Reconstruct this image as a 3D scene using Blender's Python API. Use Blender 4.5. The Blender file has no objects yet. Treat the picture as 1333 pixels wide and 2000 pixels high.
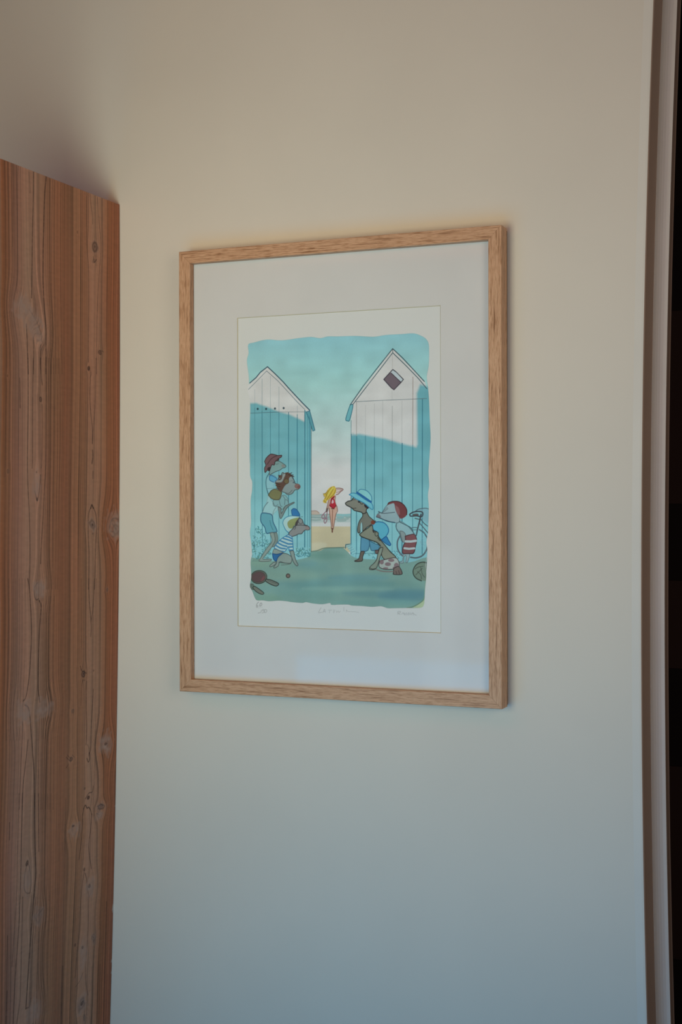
import bpy, bmesh, math
import numpy as np
from mathutils import Vector, Matrix

scene = bpy.context.scene
C = scene.collection
EYE = 1.55                      # height of the picture's centre above the floor; X along the wall, Y into it

# ------------------------------------------------------------------ camera, world, lights, exposure
cam_d = bpy.data.cameras.new('camera'); cam = bpy.data.objects.new('camera', cam_d); C.objects.link(cam)
YAW, PITCH, ROLL = 0.391841, -0.004844, 0.007519
cam_d.sensor_fit = 'HORIZONTAL'; cam_d.sensor_width = 24.0
cam_d.lens = 2668.29 / 1333 * 24.0
cam_d.clip_start = 0.02
fwd = Vector((-math.sin(YAW) * math.cos(PITCH), math.cos(YAW) * math.cos(PITCH), math.sin(PITCH)))
right = Vector((math.cos(YAW), math.sin(YAW), 0)); up = right.cross(fwd)
r2 = right * math.cos(ROLL) + up * math.sin(ROLL); u2 = -right * math.sin(ROLL) + up * math.cos(ROLL)
cam.matrix_world = Matrix(((r2.x, u2.x, -fwd.x, 0.92006), (r2.y, u2.y, -fwd.y, -2.23215), (r2.z, u2.z, -fwd.z, EYE - 0.06224), (0, 0, 0, 1)))
scene.camera = cam

world = bpy.data.worlds.new('room_air'); scene.world = world; world.use_nodes = True
world.node_tree.nodes['Background'].inputs[0].default_value = (1.0, 0.72, 0.56, 1)
world.node_tree.nodes['Background'].inputs[1].default_value = 0.004

def area(name, loc, target, sx, sy, power, color, spread=180):
    d = bpy.data.lights.new(name, 'AREA'); d.shape = 'RECTANGLE'; d.size = sx; d.size_y = sy
    d.energy = power; d.color = color; d.spread = math.radians(spread)
    o = bpy.data.objects.new(name, d); C.objects.link(o); o.location = loc
    o.rotation_euler = (Vector(target) - Vector(loc)).to_track_quat('-Z', 'Y').to_euler()
    return o
# warm daylight from the window behind the photographer; unseen fills added: cool low down, warm ceiling bounce, weak side
area('window_light', (-0.03, -2.25, EYE - 0.12), (-0.20, 0, EYE + 0.20), 0.62, 0.80, 3.55, (0.97, 0.985, 0.73), 78)
area('low_cool_fill', (0.0, -1.9, EYE - 1.15), (0.1, 0, EYE - 0.80), 2.0, 1.2, 8.7, (0.0, 0.475, 1.0), 130)
area('ceiling_bounce_light', (-0.2, -1.6, EYE + 1.05), (0.0, 0, EYE + 0.3), 1.6, 0.8, 3.1, (1.0, 0.15, 0.05))
area('side_fill_light', (1.75, -1.75, EYE + 0.15), (0.5, 0, EYE + 0.1), 0.9, 1.2, 3.3, (1.0, 0.80, 0.64), 100)  # added fill that brightens the reveal and casing
# unseen strip light added to put the pale band into the picture's glass
area('glass_band_light', (-0.54, -2.26, EYE - 0.47), (-0.54, 0, EYE - 0.47), 0.12, 0.54, 0.15, (0.85, 1.0, 1.0))

vs = scene.view_settings
vs.view_transform = 'Standard'; vs.look = 'None'; vs.gamma = 1.0; vs.exposure = 0.0; vs.use_curve_mapping = False

# ------------------------------------------------------------------ helpers
def link(name, bm_or_me, mat, parent=None, smooth=False):
    if isinstance(bm_or_me, bmesh.types.BMesh):
        me = bpy.data.meshes.new(name); bmesh.ops.recalc_face_normals(bm_or_me, faces=bm_or_me.faces)
        bm_or_me.to_mesh(me); bm_or_me.free()
    else: me = bm_or_me
    if mat: me.materials.append(mat)
    if smooth:
        for p in me.polygons: p.use_smooth = True
    o = bpy.data.objects.new(name, me); C.objects.link(o)
    if parent: o.parent = parent
    return o
def structure(o): o['kind'] = 'structure'; return o

def sweep(profile, zs, bow, closed=True, cap=True):
    """profile: (x, y) points; x is shifted by bow(z) where the third entry is 1."""
    bm = bmesh.new(); rings = []
    for z in zs:
        b = bow(z)
        rings.append([bm.verts.new((q[0] + b * q[2], q[1], EYE + z)) for q in profile])
    n = len(profile)
    for a, b2 in zip(rings[:-1], rings[1:]):
        for i in range(n if closed else n - 1):
            j = (i + 1) % n
            bm.faces.new((a[i], a[j], b2[j], b2[i]))
    if cap and closed:
        bm.faces.new(rings[0]); bm.faces.new(rings[-1])
    return bm
def corner_bow(z):             # corner edge bent along its height to follow the lens's pincushion curve
    z = max(-1.1, min(1.0, z)); return CB[0] * z * z + CB[1] * z + CB[2]
def door_bow(z):               # whole door face bent along its height to fit the lens-curved edge line
    z = max(-1.2, min(0.52, z)); return DB[0] * z * z + DB[1] * z + DB[2]
CB = (0.02051, 0.00065, 0.52572)
DB = (-0.01282, -0.00138, -0.45665)
ZS = [-EYE + i * (EYE + 1.15) / 30 for i in range(31)]

def nodes(name):
    m = bpy.data.materials.new(name); m.use_nodes = True
    nt = m.node_tree; b = nt.nodes['Principled BSDF']
    return m, nt, b
def bump(nt, b, src, strength, dist):
    n = nt.nodes.new('ShaderNodeBump'); n.inputs['Strength'].default_value = strength; n.inputs['Distance'].default_value = dist
    nt.links.new(src, n.inputs['Height']); nt.links.new(n.outputs[0], b.inputs['Normal'])

def plaster(name, col, rough=0.9):
    m, nt, b = nodes(name)
    tc = nt.nodes.new('ShaderNodeTexCoord')
    n1 = nt.nodes.new('ShaderNodeTexNoise'); n1.inputs['Scale'].default_value = 3.0; n1.inputs['Detail'].default_value = 4
    n2 = nt.nodes.new('ShaderNodeTexNoise'); n2.inputs['Scale'].default_value = 160.0; n2.inputs['Detail'].default_value = 5
    nt.links.new(tc.outputs['Object'], n1.inputs['Vector']); nt.links.new(tc.outputs['Object'], n2.inputs['Vector'])
    r = nt.nodes.new('ShaderNodeValToRGB')
    r.color_ramp.elements[0].position = .3; r.color_ramp.elements[1].position = .7
    r.color_ramp.elements[0].color = [c * .97 for c in col] + [1]; r.color_ramp.elements[1].color = [min(1, c * 1.02) for c in col] + [1]
    nt.links.new(n1.outputs['Fac'], r.inputs['Fac']); nt.links.new(r.outputs['Color'], b.inputs['Base Color'])
    b.inputs['Roughness'].default_value = rough
    bump(nt, b, n2.outputs['Fac'], .25, .0006)
    return m
def plain(name, col, rough=.6, spec=.5):
    m, nt, b = nodes(name)
    tc = nt.nodes.new('ShaderNodeTexCoord')
    n1 = nt.nodes.new('ShaderNodeTexNoise'); n1.inputs['Scale'].default_value = 9.0; n1.inputs['Detail'].default_value = 3
    nt.links.new(tc.outputs['Object'], n1.inputs['Vector'])
    mx = nt.nodes.new('ShaderNodeMix'); mx.data_type = 'RGBA'
    mx.inputs[6].default_value = [c * .94 for c in col] + [1]; mx.inputs[7].default_value = [min(1, c * 1.05) for c in col] + [1]
    nt.links.new(n1.outputs['Fac'], mx.inputs[0]); nt.links.new(mx.outputs[2], b.inputs['Base Color'])
    b.inputs['Roughness'].default_value = rough; b.inputs['Specular IOR Level'].default_value = spec
    return m

# ------------------------------------------------------------------ drawing on an array (watercolour print, pine boards)
def srgb(c): 
    c = np.asarray(c, float) / 255.0
    return np.where(c <= .04045, c / 12.92, ((c + .055) / 1.055) ** 2.4)
rng = np.random.default_rng(7)
def value_noise(h, w, gy, gx, seed):
    g = np.random.default_rng(seed).random((gy + 2, gx + 2))
    y = np.linspace(0, gy, h, endpoint=False); x = np.linspace(0, gx, w, endpoint=False)
    yi = y.astype(int); xi = x.astype(int); fy = y - yi; fx = x - xi
    fy = (fy * fy * (3 - 2 * fy))[:, None]; fx = (fx * fx * (3 - 2 * fx))[None]
    a = g[yi][:, xi]; b = g[yi][:, xi + 1]; c = g[yi + 1][:, xi]; d = g[yi + 1][:, xi + 1]
    return (a * (1 - fx) + b * fx) * (1 - fy) + (c * (1 - fx) + d * fx) * fy
def catmull(P, closed, n=5):
    P = np.asarray(P, float)
    if len(P) < 3: return P
    if closed: Q = np.vstack([P[-1], P, P[0], P[1]])
    else: Q = np.vstack([2 * P[0] - P[1], P, 2 * P[-1] - P[-2]])
    out = []
    for i in range(1, len(Q) - 2):
        p0, p1, p2, p3 = Q[i - 1], Q[i], Q[i + 1], Q[i + 2]
        for t in np.arange(n) / n:
            out.append(.5 * (2 * p1 + (p2 - p0) * t + (2 * p0 - 5 * p1 + 4 * p2 - p3) * t * t + (3 * p1 - p0 - 3 * p2 + p3) * t ** 3))
    if not closed: out.append(Q[-2])
    return np.array(out)
def seg_dist(X, Y, P, closed):
    d2 = np.full(X.shape, 1e12, np.float32)
    n = len(P)
    for i in range(n if closed else n - 1):
        ax, ay = P[i]; bx, by = P[(i + 1) % n]
        ex, ey = bx - ax, by - ay; L = ex * ex + ey * ey + 1e-9
        t = np.clip(((X - ax) * ex + (Y - ay) * ey) / L, 0, 1)
        np.minimum(d2, (X - ax - t * ex) ** 2 + (Y - ay - t * ey) ** 2, out=d2)
    return np.sqrt(d2)
def inside(X, Y, P):
    m = np.zeros(X.shape, bool); n = len(P)
    for i in range(n):
        x1, y1 = P[i]; x2, y2 = P[(i + 1) % n]
        if y1 == y2: continue
        c = ((y1 > Y) != (y2 > Y)) & (X < (x2 - x1) * (Y - y1) / (y2 - y1) + x1)
        m ^= c
    return m
class Canvas:
    def __init__(s, w, h, sx, sy, col):
        s.w, s.h, s.sx, s.sy = w, h, sx, sy       # sx, sy: pixels per unit
        s.a = np.empty((h, w, 3), np.float32); s.a[:] = col
    def box(s, P, pad):
        x0 = max(0, int(P[:, 0].min() - pad)); x1 = min(s.w, int(P[:, 0].max() + pad) + 1)
        y0 = max(0, int(P[:, 1].min() - pad)); y1 = min(s.h, int(P[:, 1].max() + pad) + 1)
        if x1 <= x0 or y1 <= y0: return None
        Y, X = np.mgrid[y0:y1, x0:x1].astype(np.float32) + .5
        return slice(y0, y1), slice(x0, x1), X, Y
    def mask_fill(s, P, feather):
        b = s.box(P, feather + 2)
        if b is None: return None
        ys, xs, X, Y = b
        sgn = np.where(inside(X, Y, P), 1, -1)
        m = np.clip(.5 + sgn * seg_dist(X, Y, P, True) / max(feather, 1.2), 0, 1)
        return ys, xs, m * m * (3 - 2 * m)
    def mask_stroke(s, P, w):
        b = s.box(P, w + 2)
        if b is None: return None
        ys, xs, X, Y = b
        return ys, xs, np.clip(.5 + (w / 2 - seg_dist(X, Y, P, False)) / 1.2, 0, 1)
    def blend(s, r, col, a):
        if r is None: return
        ys, xs, m = r; m = (m * a)[..., None]
        s.a[ys, xs] = s.a[ys, xs] * (1 - m) + np.asarray(col, np.float32) * m
def to_image(name, arr):
    h, w, _ = arr.shape
    im = bpy.data.images.new(name, w, h, alpha=False, float_buffer=True, is_data=True)
    buf = np.ones((h, w, 4), np.float32); buf[..., :3] = arr[::-1]
    im.pixels.foreach_set(buf.ravel()); im.update(); im.pack()
    return im

ART = [
('b',(0,0,0),1,5,1,[200,479,309,446,576,405,857,434,1185,411,1429,401,1607,431,1752,409,1948,418,2266,426,2612,457,2830,438,3124,437,3339,436,3477,483,3568,545,3613,633,3620,806,3611,1007,3580,1178,3598,1352,3616,1568,3630,1927,3644,2215,3627,2502,3606,2789,3617,3025,3596,3186,3609,3372,3608,3496,3600,3744,3593,3843,3566,3992,3583,4116,3578,4240,3558,4340,3564,4489,3581,4231,3551,4369,3565,4547,3542,4780,3531,4973,3519,5055,3460,5109,3212,5120,2977,5129,2858,5132,2740,5102,2576,5117,2381,5107,2200,5104,2125,5089,1927,5096,1882,5101,1806,5099,1783,5071,1637,5095,1453,5085,1329,5066,1251,5082,1049,5072,955,5060,798,5053,609,5067,482,5055,370,5057,323,5008,275,4894,228,4808,252,4664,253,4549,242,4376,270,4246,270,4221,257,4048,231,3851,252,3678,246,3431,247,3246,271,3098,276,2938,235,2814,237,2443,225,2594,227,1990,238,1537,188,1294,214,1159,206,1008,174,765,208,630]),
('sky',(0,0,0),1,0,0,[]),
('f',(148,164,156),0.75,14,0,[1384,3517,2231,3519,2230,3715,1383,3715]),
('f',(178,184,178),0.8,14,0,[1383,3667,2230,3659,2230,3723,1383,3728]),
('s',(98,132,125),0.5,18,1,[1428,3525,1613,3530,1797,3523]),
('s',(98,132,125),0.7,18,1,[1919,3526,2058,3531,2197,3523]),
('s',(98,132,125),0.35,18,1,[1919,3550,2058,3555,2196,3547]),
('s',(98,132,125),0.5,18,1,[1445,3570,1613,3575,1779,3567]),
('s',(98,132,125),0.6,18,1,[1928,3574,1984,3579,2041,3571]),
('s',(98,132,125),0.5,18,1,[2093,3566,2140,3571,2188,3563]),
('s',(98,132,125),0.4,18,1,[1727,3602,1927,3607,2127,3599]),
('s',(98,132,125),0.4,18,1,[1936,3631,2010,3635,2084,3627]),
('s',(98,132,125),0.35,18,1,[1445,3618,1524,3623,1604,3615]),
('f',(168,150,132),0.9,6,1,[1419,3464,1516,3458,1569,3481,1591,3521,1419,3521]),
('s',(140,105,90),0.5,9,1,[1428,3461,1525,3458,1578,3493]),
('f',(172,162,128),1,14,0,[1383,3732,2230,3731,2228,4178,1381,4185]),
('f',(182,176,150),0.5,30,1,[1426,4031,1707,4021,1672,4118,1425,4169]),
('f',(198,197,191),1,3,0,[155,1255,231,1167,583,890,1404,1689,1436,1841,1425,4370,125,4384]),
('f',(198,197,191),1,3,0,[2193,1743,2181,1611,2961,684,3534,1260,3609,1424,3670,1498,3656,4375,2169,4392]),
('m',(0,0,0),1,0,0,[197,1234,582,932,1437,1707,1425,4370,91,4384,105,1231]),
('f',(94,154,158),1,38,0,[224,1531,355,1529,588,1608,786,1689,1016,1755,1212,1842,1313,1894,1306,4401,183,4413]),
('f',(94,154,158),1,5,0,[1310,1696,1367,1720,1436,1960,1423,4370,1298,4371]),
('f',(74,138,152),0.55,10,0,[1391,1780,1436,1960,1423,4370,1380,4371]),
('m',(0,0,0),1,0,0,[2191,1596,2961,734,3730,1471,3717,4375,2178,4391]),
('f',(94,154,158),1,44,0,[2030,2143,2188,2147,2337,2128,2494,2158,2822,2219,3116,2308,3384,2375,3407,2325,3401,1921,3396,1460,3458,1311,3610,1352,3776,1501,3762,4510,2009,4533]),
('f',(70,135,142),0.35,30,1,[2188,2169,2290,2171,2415,2364,2334,2772,2184,3064]),
('m',(0,0,0),1,0,0,[]),
('fade',(0,0,0),1,0,0,[]),
('f',(78,140,146),1,3,0,[1334,1719,1404,1699,1503,2043,1463,2057,1431,1974,1383,1825]),
('s',(40,95,112),0.7,8,0,[1334,1719,1404,1699,1503,2043,1463,2057,1431,1974,1383,1825,1334,1719]),
('f',(95,158,160),1,3,1,[2173,1618,2226,1630,2164,1875,2125,1896,2088,1865,2141,1698]),
('s',(45,105,118),0.8,8,1,[2173,1618,2226,1630,2164,1875,2125,1896,2088,1865,2141,1698,2173,1618]),
('s',(48,78,90),0.95,11,0,[231,1167,357,1074,441,983,583,890,739,1028,887,1168,1002,1292,1116,1407,1262,1554,1404,1689]),
('s',(60,90,100),0.6,6,0,[205,1280,357,1149,566,964]),
('s',(60,90,100),0.7,6,0,[566,964,788,1150,969,1335,1164,1536,1310,1674]),
('s',(50,100,115),0.8,7,0,[1404,1706,1455,1871,1503,2043]),
('s',(55,100,112),0.25,5,0,[331,1284,330,1842]),
('s',(55,100,112),0.5,5,0,[477,1101,475,1846]),
('s',(55,100,112),0.35,5,0,[640,1062,638,1850]),
('s',(55,100,112),0.4,5,0,[809,1255,808,1854]),
('s',(55,100,112),0.5,5,0,[995,1755,996,1859]),
('s',(55,100,112),0.35,5,0,[1164,1603,1164,1863]),
('s',(40,108,122),0.4,6,0,[329,1616,329,2746,327,4103]),
('s',(40,108,122),0.85,7,0,[474,1680,476,2748,477,4102]),
('s',(40,108,122),0.7,6,0,[637,1685,638,2750,637,4101]),
('s',(40,108,122),0.65,7,0,[807,1704,806,2753,804,4100]),
('s',(40,108,122),0.85,8,0,[995,1710,993,2755,989,4099]),
('s',(40,108,122),0.85,8,0,[1163,1759,1161,2757,1158,4098]),
('s',(40,108,122),0.9,10,0,[1310,1689,1308,2759,1304,4097]),
('s',(40,108,122),0.5,6,0,[1362,1765,1361,2760,1358,4096]),
('s',(40,108,122),0.5,8,0,[1399,1795,1399,2760,1397,4096]),
('s',(60,75,70),0.55,9,0,[1431,1974,1425,4244]),
('s',(70,110,118),0.8,6,0,[245,1707,802,1704]),
('s',(110,120,120),0.7,5,0,[802,1704,1318,1716]),
('f',(28,60,70),0.95,3,1,[408,1636,406,1644,402,1651,395,1655,388,1657,380,1655,374,1650,369,1643,368,1635,369,1627,374,1620,380,1616,388,1614,396,1616,402,1621,406,1628]),
('f',(28,60,70),0.95,3,1,[574,1641,573,1649,568,1656,562,1660,554,1661,547,1659,540,1655,536,1648,534,1640,536,1632,540,1625,547,1621,554,1619,562,1621,569,1626,573,1633]),
('f',(28,60,70),0.95,3,1,[748,1640,747,1648,742,1655,736,1659,728,1660,721,1658,714,1654,710,1647,709,1639,710,1631,714,1624,721,1620,729,1618,736,1620,743,1625,747,1632]),
('f',(28,60,70),0.95,3,1,[918,1637,916,1645,912,1652,906,1656,898,1658,891,1656,884,1651,880,1644,879,1636,880,1628,884,1622,891,1617,898,1616,906,1618,912,1622,917,1629]),
('s',(52,78,84),0.9,9,0,[2173,1618,2420,1296,2703,971,2961,679,3138,843,3352,1069,3534,1263]),
('s',(58,84,90),0.85,8,0,[2221,1615,2467,1327,2734,1016,2961,749,3199,976,3428,1209,3579,1387]),
('s',(60,85,90),0.8,6,0,[2961,684,2964,749]),
('f',(170,178,176),1,4,0,[2959,1039,3029,1085,3155,1213,3113,1262,2928,1089]),
('f',(103,88,92),1,4,0,[2920,1089,2939,1094,3113,1259,3043,1340,2981,1385,2935,1355,2796,1205]),
('s',(60,55,62),0.8,9,0,[2959,1039,2796,1200,2935,1350,2984,1385,3113,1262,3155,1213,3029,1085,2967,1039]),
('s',(60,50,58),0.9,7,0,[2933,1096,3113,1262]),
('s',(90,105,108),0.8,5,0,[2261,1566,2778,1559,3350,1556,3578,1552]),
('s',(120,110,100),0.7,5,0,[2292,1578,2290,2171]),
('s',(130,130,125),0.3,5,0,[2457,1634,2455,2175]),
('s',(130,130,125),0.3,5,0,[2622,1610,2620,2193]),
('s',(130,130,125),0.35,5,0,[2778,1571,2776,2211]),
('s',(120,110,100),0.3,5,0,[2957,778,2956,1025]),
('s',(120,120,115),0.6,5,0,[2953,1663,2951,2258]),
('s',(130,130,125),0.35,5,0,[3130,1581,3127,2305]),
('s',(125,100,90),0.8,5,0,[3328,1176,3323,2338]),
('s',(120,120,115),0.2,5,0,[2950,1387,2949,1547]),
('s',(45,108,122),0.7,9,0,[2192,2125,2187,3504,2186,4208]),
('s',(45,108,122),0.8,8,0,[2293,2171,2288,3504,2287,4207]),
('s',(45,108,122),0.75,6,0,[2455,2160,2451,3505,2449,4206]),
('s',(45,108,122),0.75,7,0,[2623,2193,2618,3505,2617,4205]),
('s',(45,108,122),0.55,5,0,[2775,2225,2771,3505,2770,4203]),
('s',(45,108,122),0.6,5,0,[2951,2258,2947,3506,2945,4202]),
('s',(45,108,122),0.9,9,0,[3131,2305,3127,3506,3126,4200]),
('s',(45,108,122),0.75,6,0,[3323,2338,3319,3506,3318,4199]),
('s',(45,108,122),0.8,8,0,[3499,1564,3492,3507,3490,4197]),
('s',(70,110,115),0.6,7,0,[2190,1890,2179,4208]),
('f',(106,141,129),1,4,1,[145,4255,267,4290,580,4342,950,4347,1346,4280,1425,4181,1591,4161,1699,4116,1835,4106,2009,4096,2105,4158,2239,4263,2506,4296,2884,4292,3258,4341,3674,4302,3669,5224,141,5308]),
('s',(75,105,92),0.6,12,1,[1425,4173,1540,4158,1645,4120,1742,4106,1899,4102,2056,4096]),
('f',(81,127,127),0.55,88,1,[2976,4713,2890,4745,2645,4775,2274,4798,1832,4812,1384,4813,999,4802,740,4780,648,4750,740,4718,1000,4687,1384,4664,1832,4651,2275,4651,2645,4662,2890,4684]),
('f',(83,131,125),0.35,128,1,[1928,4908,1884,4957,1757,5000,1568,5031,1343,5045,1116,5040,923,5017,793,4978,748,4930,794,4881,924,4837,1117,4807,1344,4793,1569,4799,1758,4823,1884,4861]),
('f',(79,123,125),0.6,96,1,[3717,4858,3654,4892,3474,4924,3203,4948,2881,4961,2556,4961,2278,4947,2091,4922,2025,4889,2091,4853,2278,4821,2557,4797,2882,4785,3204,4786,3475,4800,3654,4826]),
('f',(69,113,121),0.7,112,1,[3808,4908,3766,4949,3647,4985,3467,5011,3255,5024,3041,5020,2858,5001,2736,4969,2693,4929,2736,4888,2859,4852,3041,4825,3256,4814,3468,4818,3648,4837,3767,4869]),
('f',(81,127,131),0.55,72,1,[2883,4609,2840,4633,2717,4655,2532,4671,2314,4679,2094,4678,1906,4667,1780,4649,1736,4626,1780,4601,1906,4579,2094,4563,2314,4555,2533,4557,2717,4568,2840,4586]),
('f',(87,133,131),0.3,80,1,[1637,4824,1585,4852,1437,4878,1213,4898,947,4908,680,4908,452,4896,298,4875,244,4848,298,4819,452,4793,681,4773,948,4764,1214,4765,1437,4777,1585,4798]),
('f',(87,131,127),0.4,80,1,[2410,4430,2359,4458,2214,4482,1996,4501,1736,4509,1475,4507,1251,4494,1102,4473,1049,4446,1102,4417,1252,4392,1475,4374,1737,4366,1996,4369,2214,4382,2360,4403]),
('f',(115,143,125),0.35,96,1,[1541,4601,1503,4636,1397,4667,1237,4689,1048,4699,857,4695,695,4678,587,4650,549,4615,587,4580,696,4549,858,4527,1049,4518,1238,4522,1397,4540,1504,4568]),
('f',(115,143,127),0.4,88,1,[2884,4424,2840,4455,2718,4482,2533,4502,2314,4511,2094,4508,1907,4493,1781,4468,1736,4438,1781,4406,1907,4379,2095,4360,2315,4351,2534,4355,2718,4370,2841,4395]),
('f',(95,133,108),0.4,80,1,[847,5019,824,5047,759,5072,662,5090,546,5098,431,5095,332,5081,267,5058,244,5031,267,5002,333,4978,431,4960,547,4952,662,4955,760,4969,825,4992]),
('f',(113,145,121),0.4,80,1,[700,4386,681,4414,626,4438,545,4455,448,4462,352,4457,270,4442,215,4419,195,4392,215,4363,270,4339,352,4322,449,4316,545,4321,627,4336,681,4359]),
('f',(115,151,137),0.5,56,1,[2976,4801,2911,4819,2728,4836,2451,4851,2121,4860,1788,4863,1504,4858,1312,4847,1245,4831,1313,4812,1504,4795,1789,4780,2122,4771,2451,4769,2728,4774,2911,4785]),
('f',(95,141,133),0.5,64,1,[3440,5020,3384,5041,3223,5061,2980,5078,2692,5088,2401,5090,2153,5084,1986,5070,1928,5051,1986,5029,2153,5009,2402,4992,2693,4982,2981,4981,3223,4987,3384,5001]),
('f',(87,127,113),0.6,80,1,[2076,4238,2050,4265,1977,4289,1867,4306,1737,4312,1606,4308,1495,4294,1421,4271,1395,4244,1421,4216,1496,4192,1607,4176,1738,4169,1867,4174,1977,4188,2050,4211]),
('f',(87,131,135),0.4,64,1,[1542,4377,1527,4398,1484,4416,1420,4428,1345,4433,1270,4430,1206,4419,1163,4402,1148,4381,1163,4361,1206,4343,1270,4330,1346,4325,1421,4329,1484,4340,1527,4357]),
('f',(95,131,119),0.4,64,1,[1539,5077,1494,5099,1366,5119,1174,5135,946,5144,717,5144,522,5137,391,5122,345,5102,391,5080,522,5060,718,5044,947,5035,1175,5035,1366,5042,1494,5057]),
('f',(91,131,123),0.4,72,1,[3441,4732,3406,4756,3306,4777,3155,4793,2976,4801,2796,4799,2643,4789,2540,4770,2504,4747,2540,4723,2643,4701,2796,4685,2976,4678,3155,4680,3306,4691,3406,4709]),
('f',(150,165,125),0.9,12,1,[3417,5057,3505,4987,3537,4918,3541,5055,3475,5111,3315,5108]),
('s',(85,112,88),0.7,10,1,[3212,5120,3329,5094,3446,5029,3512,4973,3531,4918]),
('s',(105,140,110),0.5,7,1,[3557,4574,3538,4781,3519,4973]),
('s',(45,95,105),0.8,10,0,[2080,4108,2086,4048,2172,4038]),
('f',(120,172,172),0.7,8,0,[2090,4063,2179,4038,2288,4151,2287,4265,2179,4177]),
('s',(80,140,148),0.6,6,1,[2097,4095,2186,4056]),
('s',(80,140,148),0.6,6,1,[2127,4125,2210,4089]),
('s',(80,140,148),0.6,6,1,[2157,4156,2235,4122]),
('s',(80,140,148),0.6,6,1,[2187,4186,2259,4155]),
('s',(80,140,148),0.6,6,1,[2217,4216,2284,4187]),
('s',(60,115,125),0.6,7,0,[2274,4201,2505,4193,2694,4200]),
('s',(60,115,125),0.6,6,0,[2274,4265,2277,4201]),
('s',(60,125,128),0.7509506034929037,6.8824329218863625,0,[624,4190,606,4179]),
('s',(60,125,128),0.5652481388647066,7.385767619196031,0,[336,4251,347,4210]),
('s',(60,125,128),0.6544258084222738,5.888462928809906,0,[566,4311,598,4279]),
('s',(72,120,110),0.5968099169780574,7.489337993926872,0,[534,4295,532,4274]),
('s',(48,108,118),0.8195535267120044,8.205854619825141,0,[458,4297,476,4281]),
('s',(60,125,128),0.5880194552377009,8.37900432466763,0,[490,3984,465,3964]),
('s',(60,125,128),0.4353649097231374,6.809075299509546,0,[352,4149,343,4128]),
('s',(60,125,128),0.37098401859063523,8.69736621567522,0,[353,4298,333,4277]),
('s',(72,120,110),0.8362198338556279,6.740218594559153,0,[613,4189,600,4168]),
('s',(60,125,128),0.5036789598645177,6.975052551300674,0,[432,4049,396,4023]),
('s',(48,108,118),0.3893600752553274,6.167381343308259,0,[574,4020,602,3988]),
('s',(72,120,110),0.7000436602614066,5.357091110376083,0,[566,4187,596,4173]),
('s',(60,125,128),0.5177412498792582,7.496542829968041,0,[468,4174,506,4173]),
('s',(60,125,128),0.385952280385695,6.125708005056168,0,[508,4133,509,4114]),
('s',(72,120,110),0.6487329205014086,7.5016485603243055,0,[415,4026,454,4022]),
('s',(60,125,128),0.5113086087386163,8.469465635161676,0,[621,4208,644,4206]),
('s',(72,120,110),0.4959704111720895,6.424063012047338,0,[554,4140,581,4112]),
('s',(48,108,118),0.35410691016822204,8.155749315278051,0,[426,4267,405,4233]),
('s',(60,125,128),0.5207032460318779,9.24272419063993,0,[379,4024,358,4004]),
('s',(60,125,128),0.406486277650499,7.424274839755503,0,[551,4169,562,4136]),
('s',(48,108,118),0.3811236899204629,8.85381547493582,0,[606,4308,590,4285]),
('s',(60,125,128),0.4660373045964749,9.815710609477787,0,[567,4003,547,3988]),
('s',(48,108,118),0.7253583991238771,6.958930652764286,0,[471,4237,437,4217]),
('s',(72,120,110),0.38325579851023334,8.921099595521222,0,[414,4279,403,4253]),
('s',(60,125,128),0.7933019669656203,8.141575219670996,0,[617,4234,646,4211]),
('s',(72,120,110),0.7287004423795665,7.3953569722692585,0,[427,3947,446,3928]),
('s',(48,108,118),0.6627958000166279,5.423163131668559,0,[598,4208,578,4168]),
('s',(60,125,128),0.3597912374663842,9.66509240187035,0,[278,4175,249,4160]),
('s',(48,108,118),0.3687162069181044,5.662833105237092,0,[632,4111,617,4090]),
('s',(60,125,128),0.7983502945735999,6.287822844199293,0,[552,4225,589,4220]),
('s',(72,120,110),0.7034788457615513,9.051883526066973,0,[321,4109,298,4085]),
('s',(72,120,110),0.6993269365459185,9.57777275211274,0,[580,4066,556,4044]),
('s',(48,108,118),0.4619714977812434,9.106397992178556,0,[545,4299,590,4294]),
('s',(48,108,118),0.7477241159132677,7.366220298628425,0,[448,3873,435,3851]),
('s',(60,125,128),0.7063087806716153,9.9680815223855,0,[410,4253,426,4213]),
('s',(72,120,110),0.4779965071058684,6.25305090502828,0,[388,4036,353,4008]),
('s',(48,108,118),0.47315472780790596,9.189108304313912,0,[366,4104,404,4092]),
('s',(48,108,118),0.435145521352792,9.080770473365678,0,[618,4137,641,4139]),
('s',(48,108,118),0.7987014381865203,7.343450534160038,0,[364,4316,386,4287]),
('s',(60,125,128),0.35163029330131945,8.642135480131916,0,[285,4037,304,4005]),
('s',(48,108,118),0.5508828399946423,9.636608249197229,0,[308,3946,340,3921]),
('s',(72,120,110),0.7168546803830544,9.779299830911533,0,[429,3851,398,3821]),
('s',(72,120,110),0.6591167073323068,8.793453874901374,0,[601,4190,585,4168]),
('s',(72,120,110),0.44765509076241367,6.629185253511015,0,[585,4214,603,4205]),
('s',(60,125,128),0.6303245658567214,9.331700386638122,0,[610,4186,597,4145]),
('s',(72,120,110),0.47068766080442226,9.7647774962883,0,[554,4301,575,4270]),
('s',(48,108,118),0.5856734671343132,9.925071721059062,0,[298,4072,275,4049]),
('s',(48,108,118),0.7388336765676569,7.168539900516355,0,[436,3823,462,3786]),
('s',(72,120,110),0.5290206786879983,9.266863828206745,0,[619,4050,615,4029]),
('s',(60,125,128),0.5122038221161187,7.701278655794014,0,[541,4046,545,4009]),
('s',(48,108,118),0.6890421474017407,5.469910842690689,0,[549,3999,581,3973]),
('s',(60,125,128),0.6546102910075673,9.771935110671404,0,[614,4089,600,4077]),
('s',(60,125,128),0.39338896285764746,7.586016121453234,0,[369,3837,386,3813]),
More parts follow.
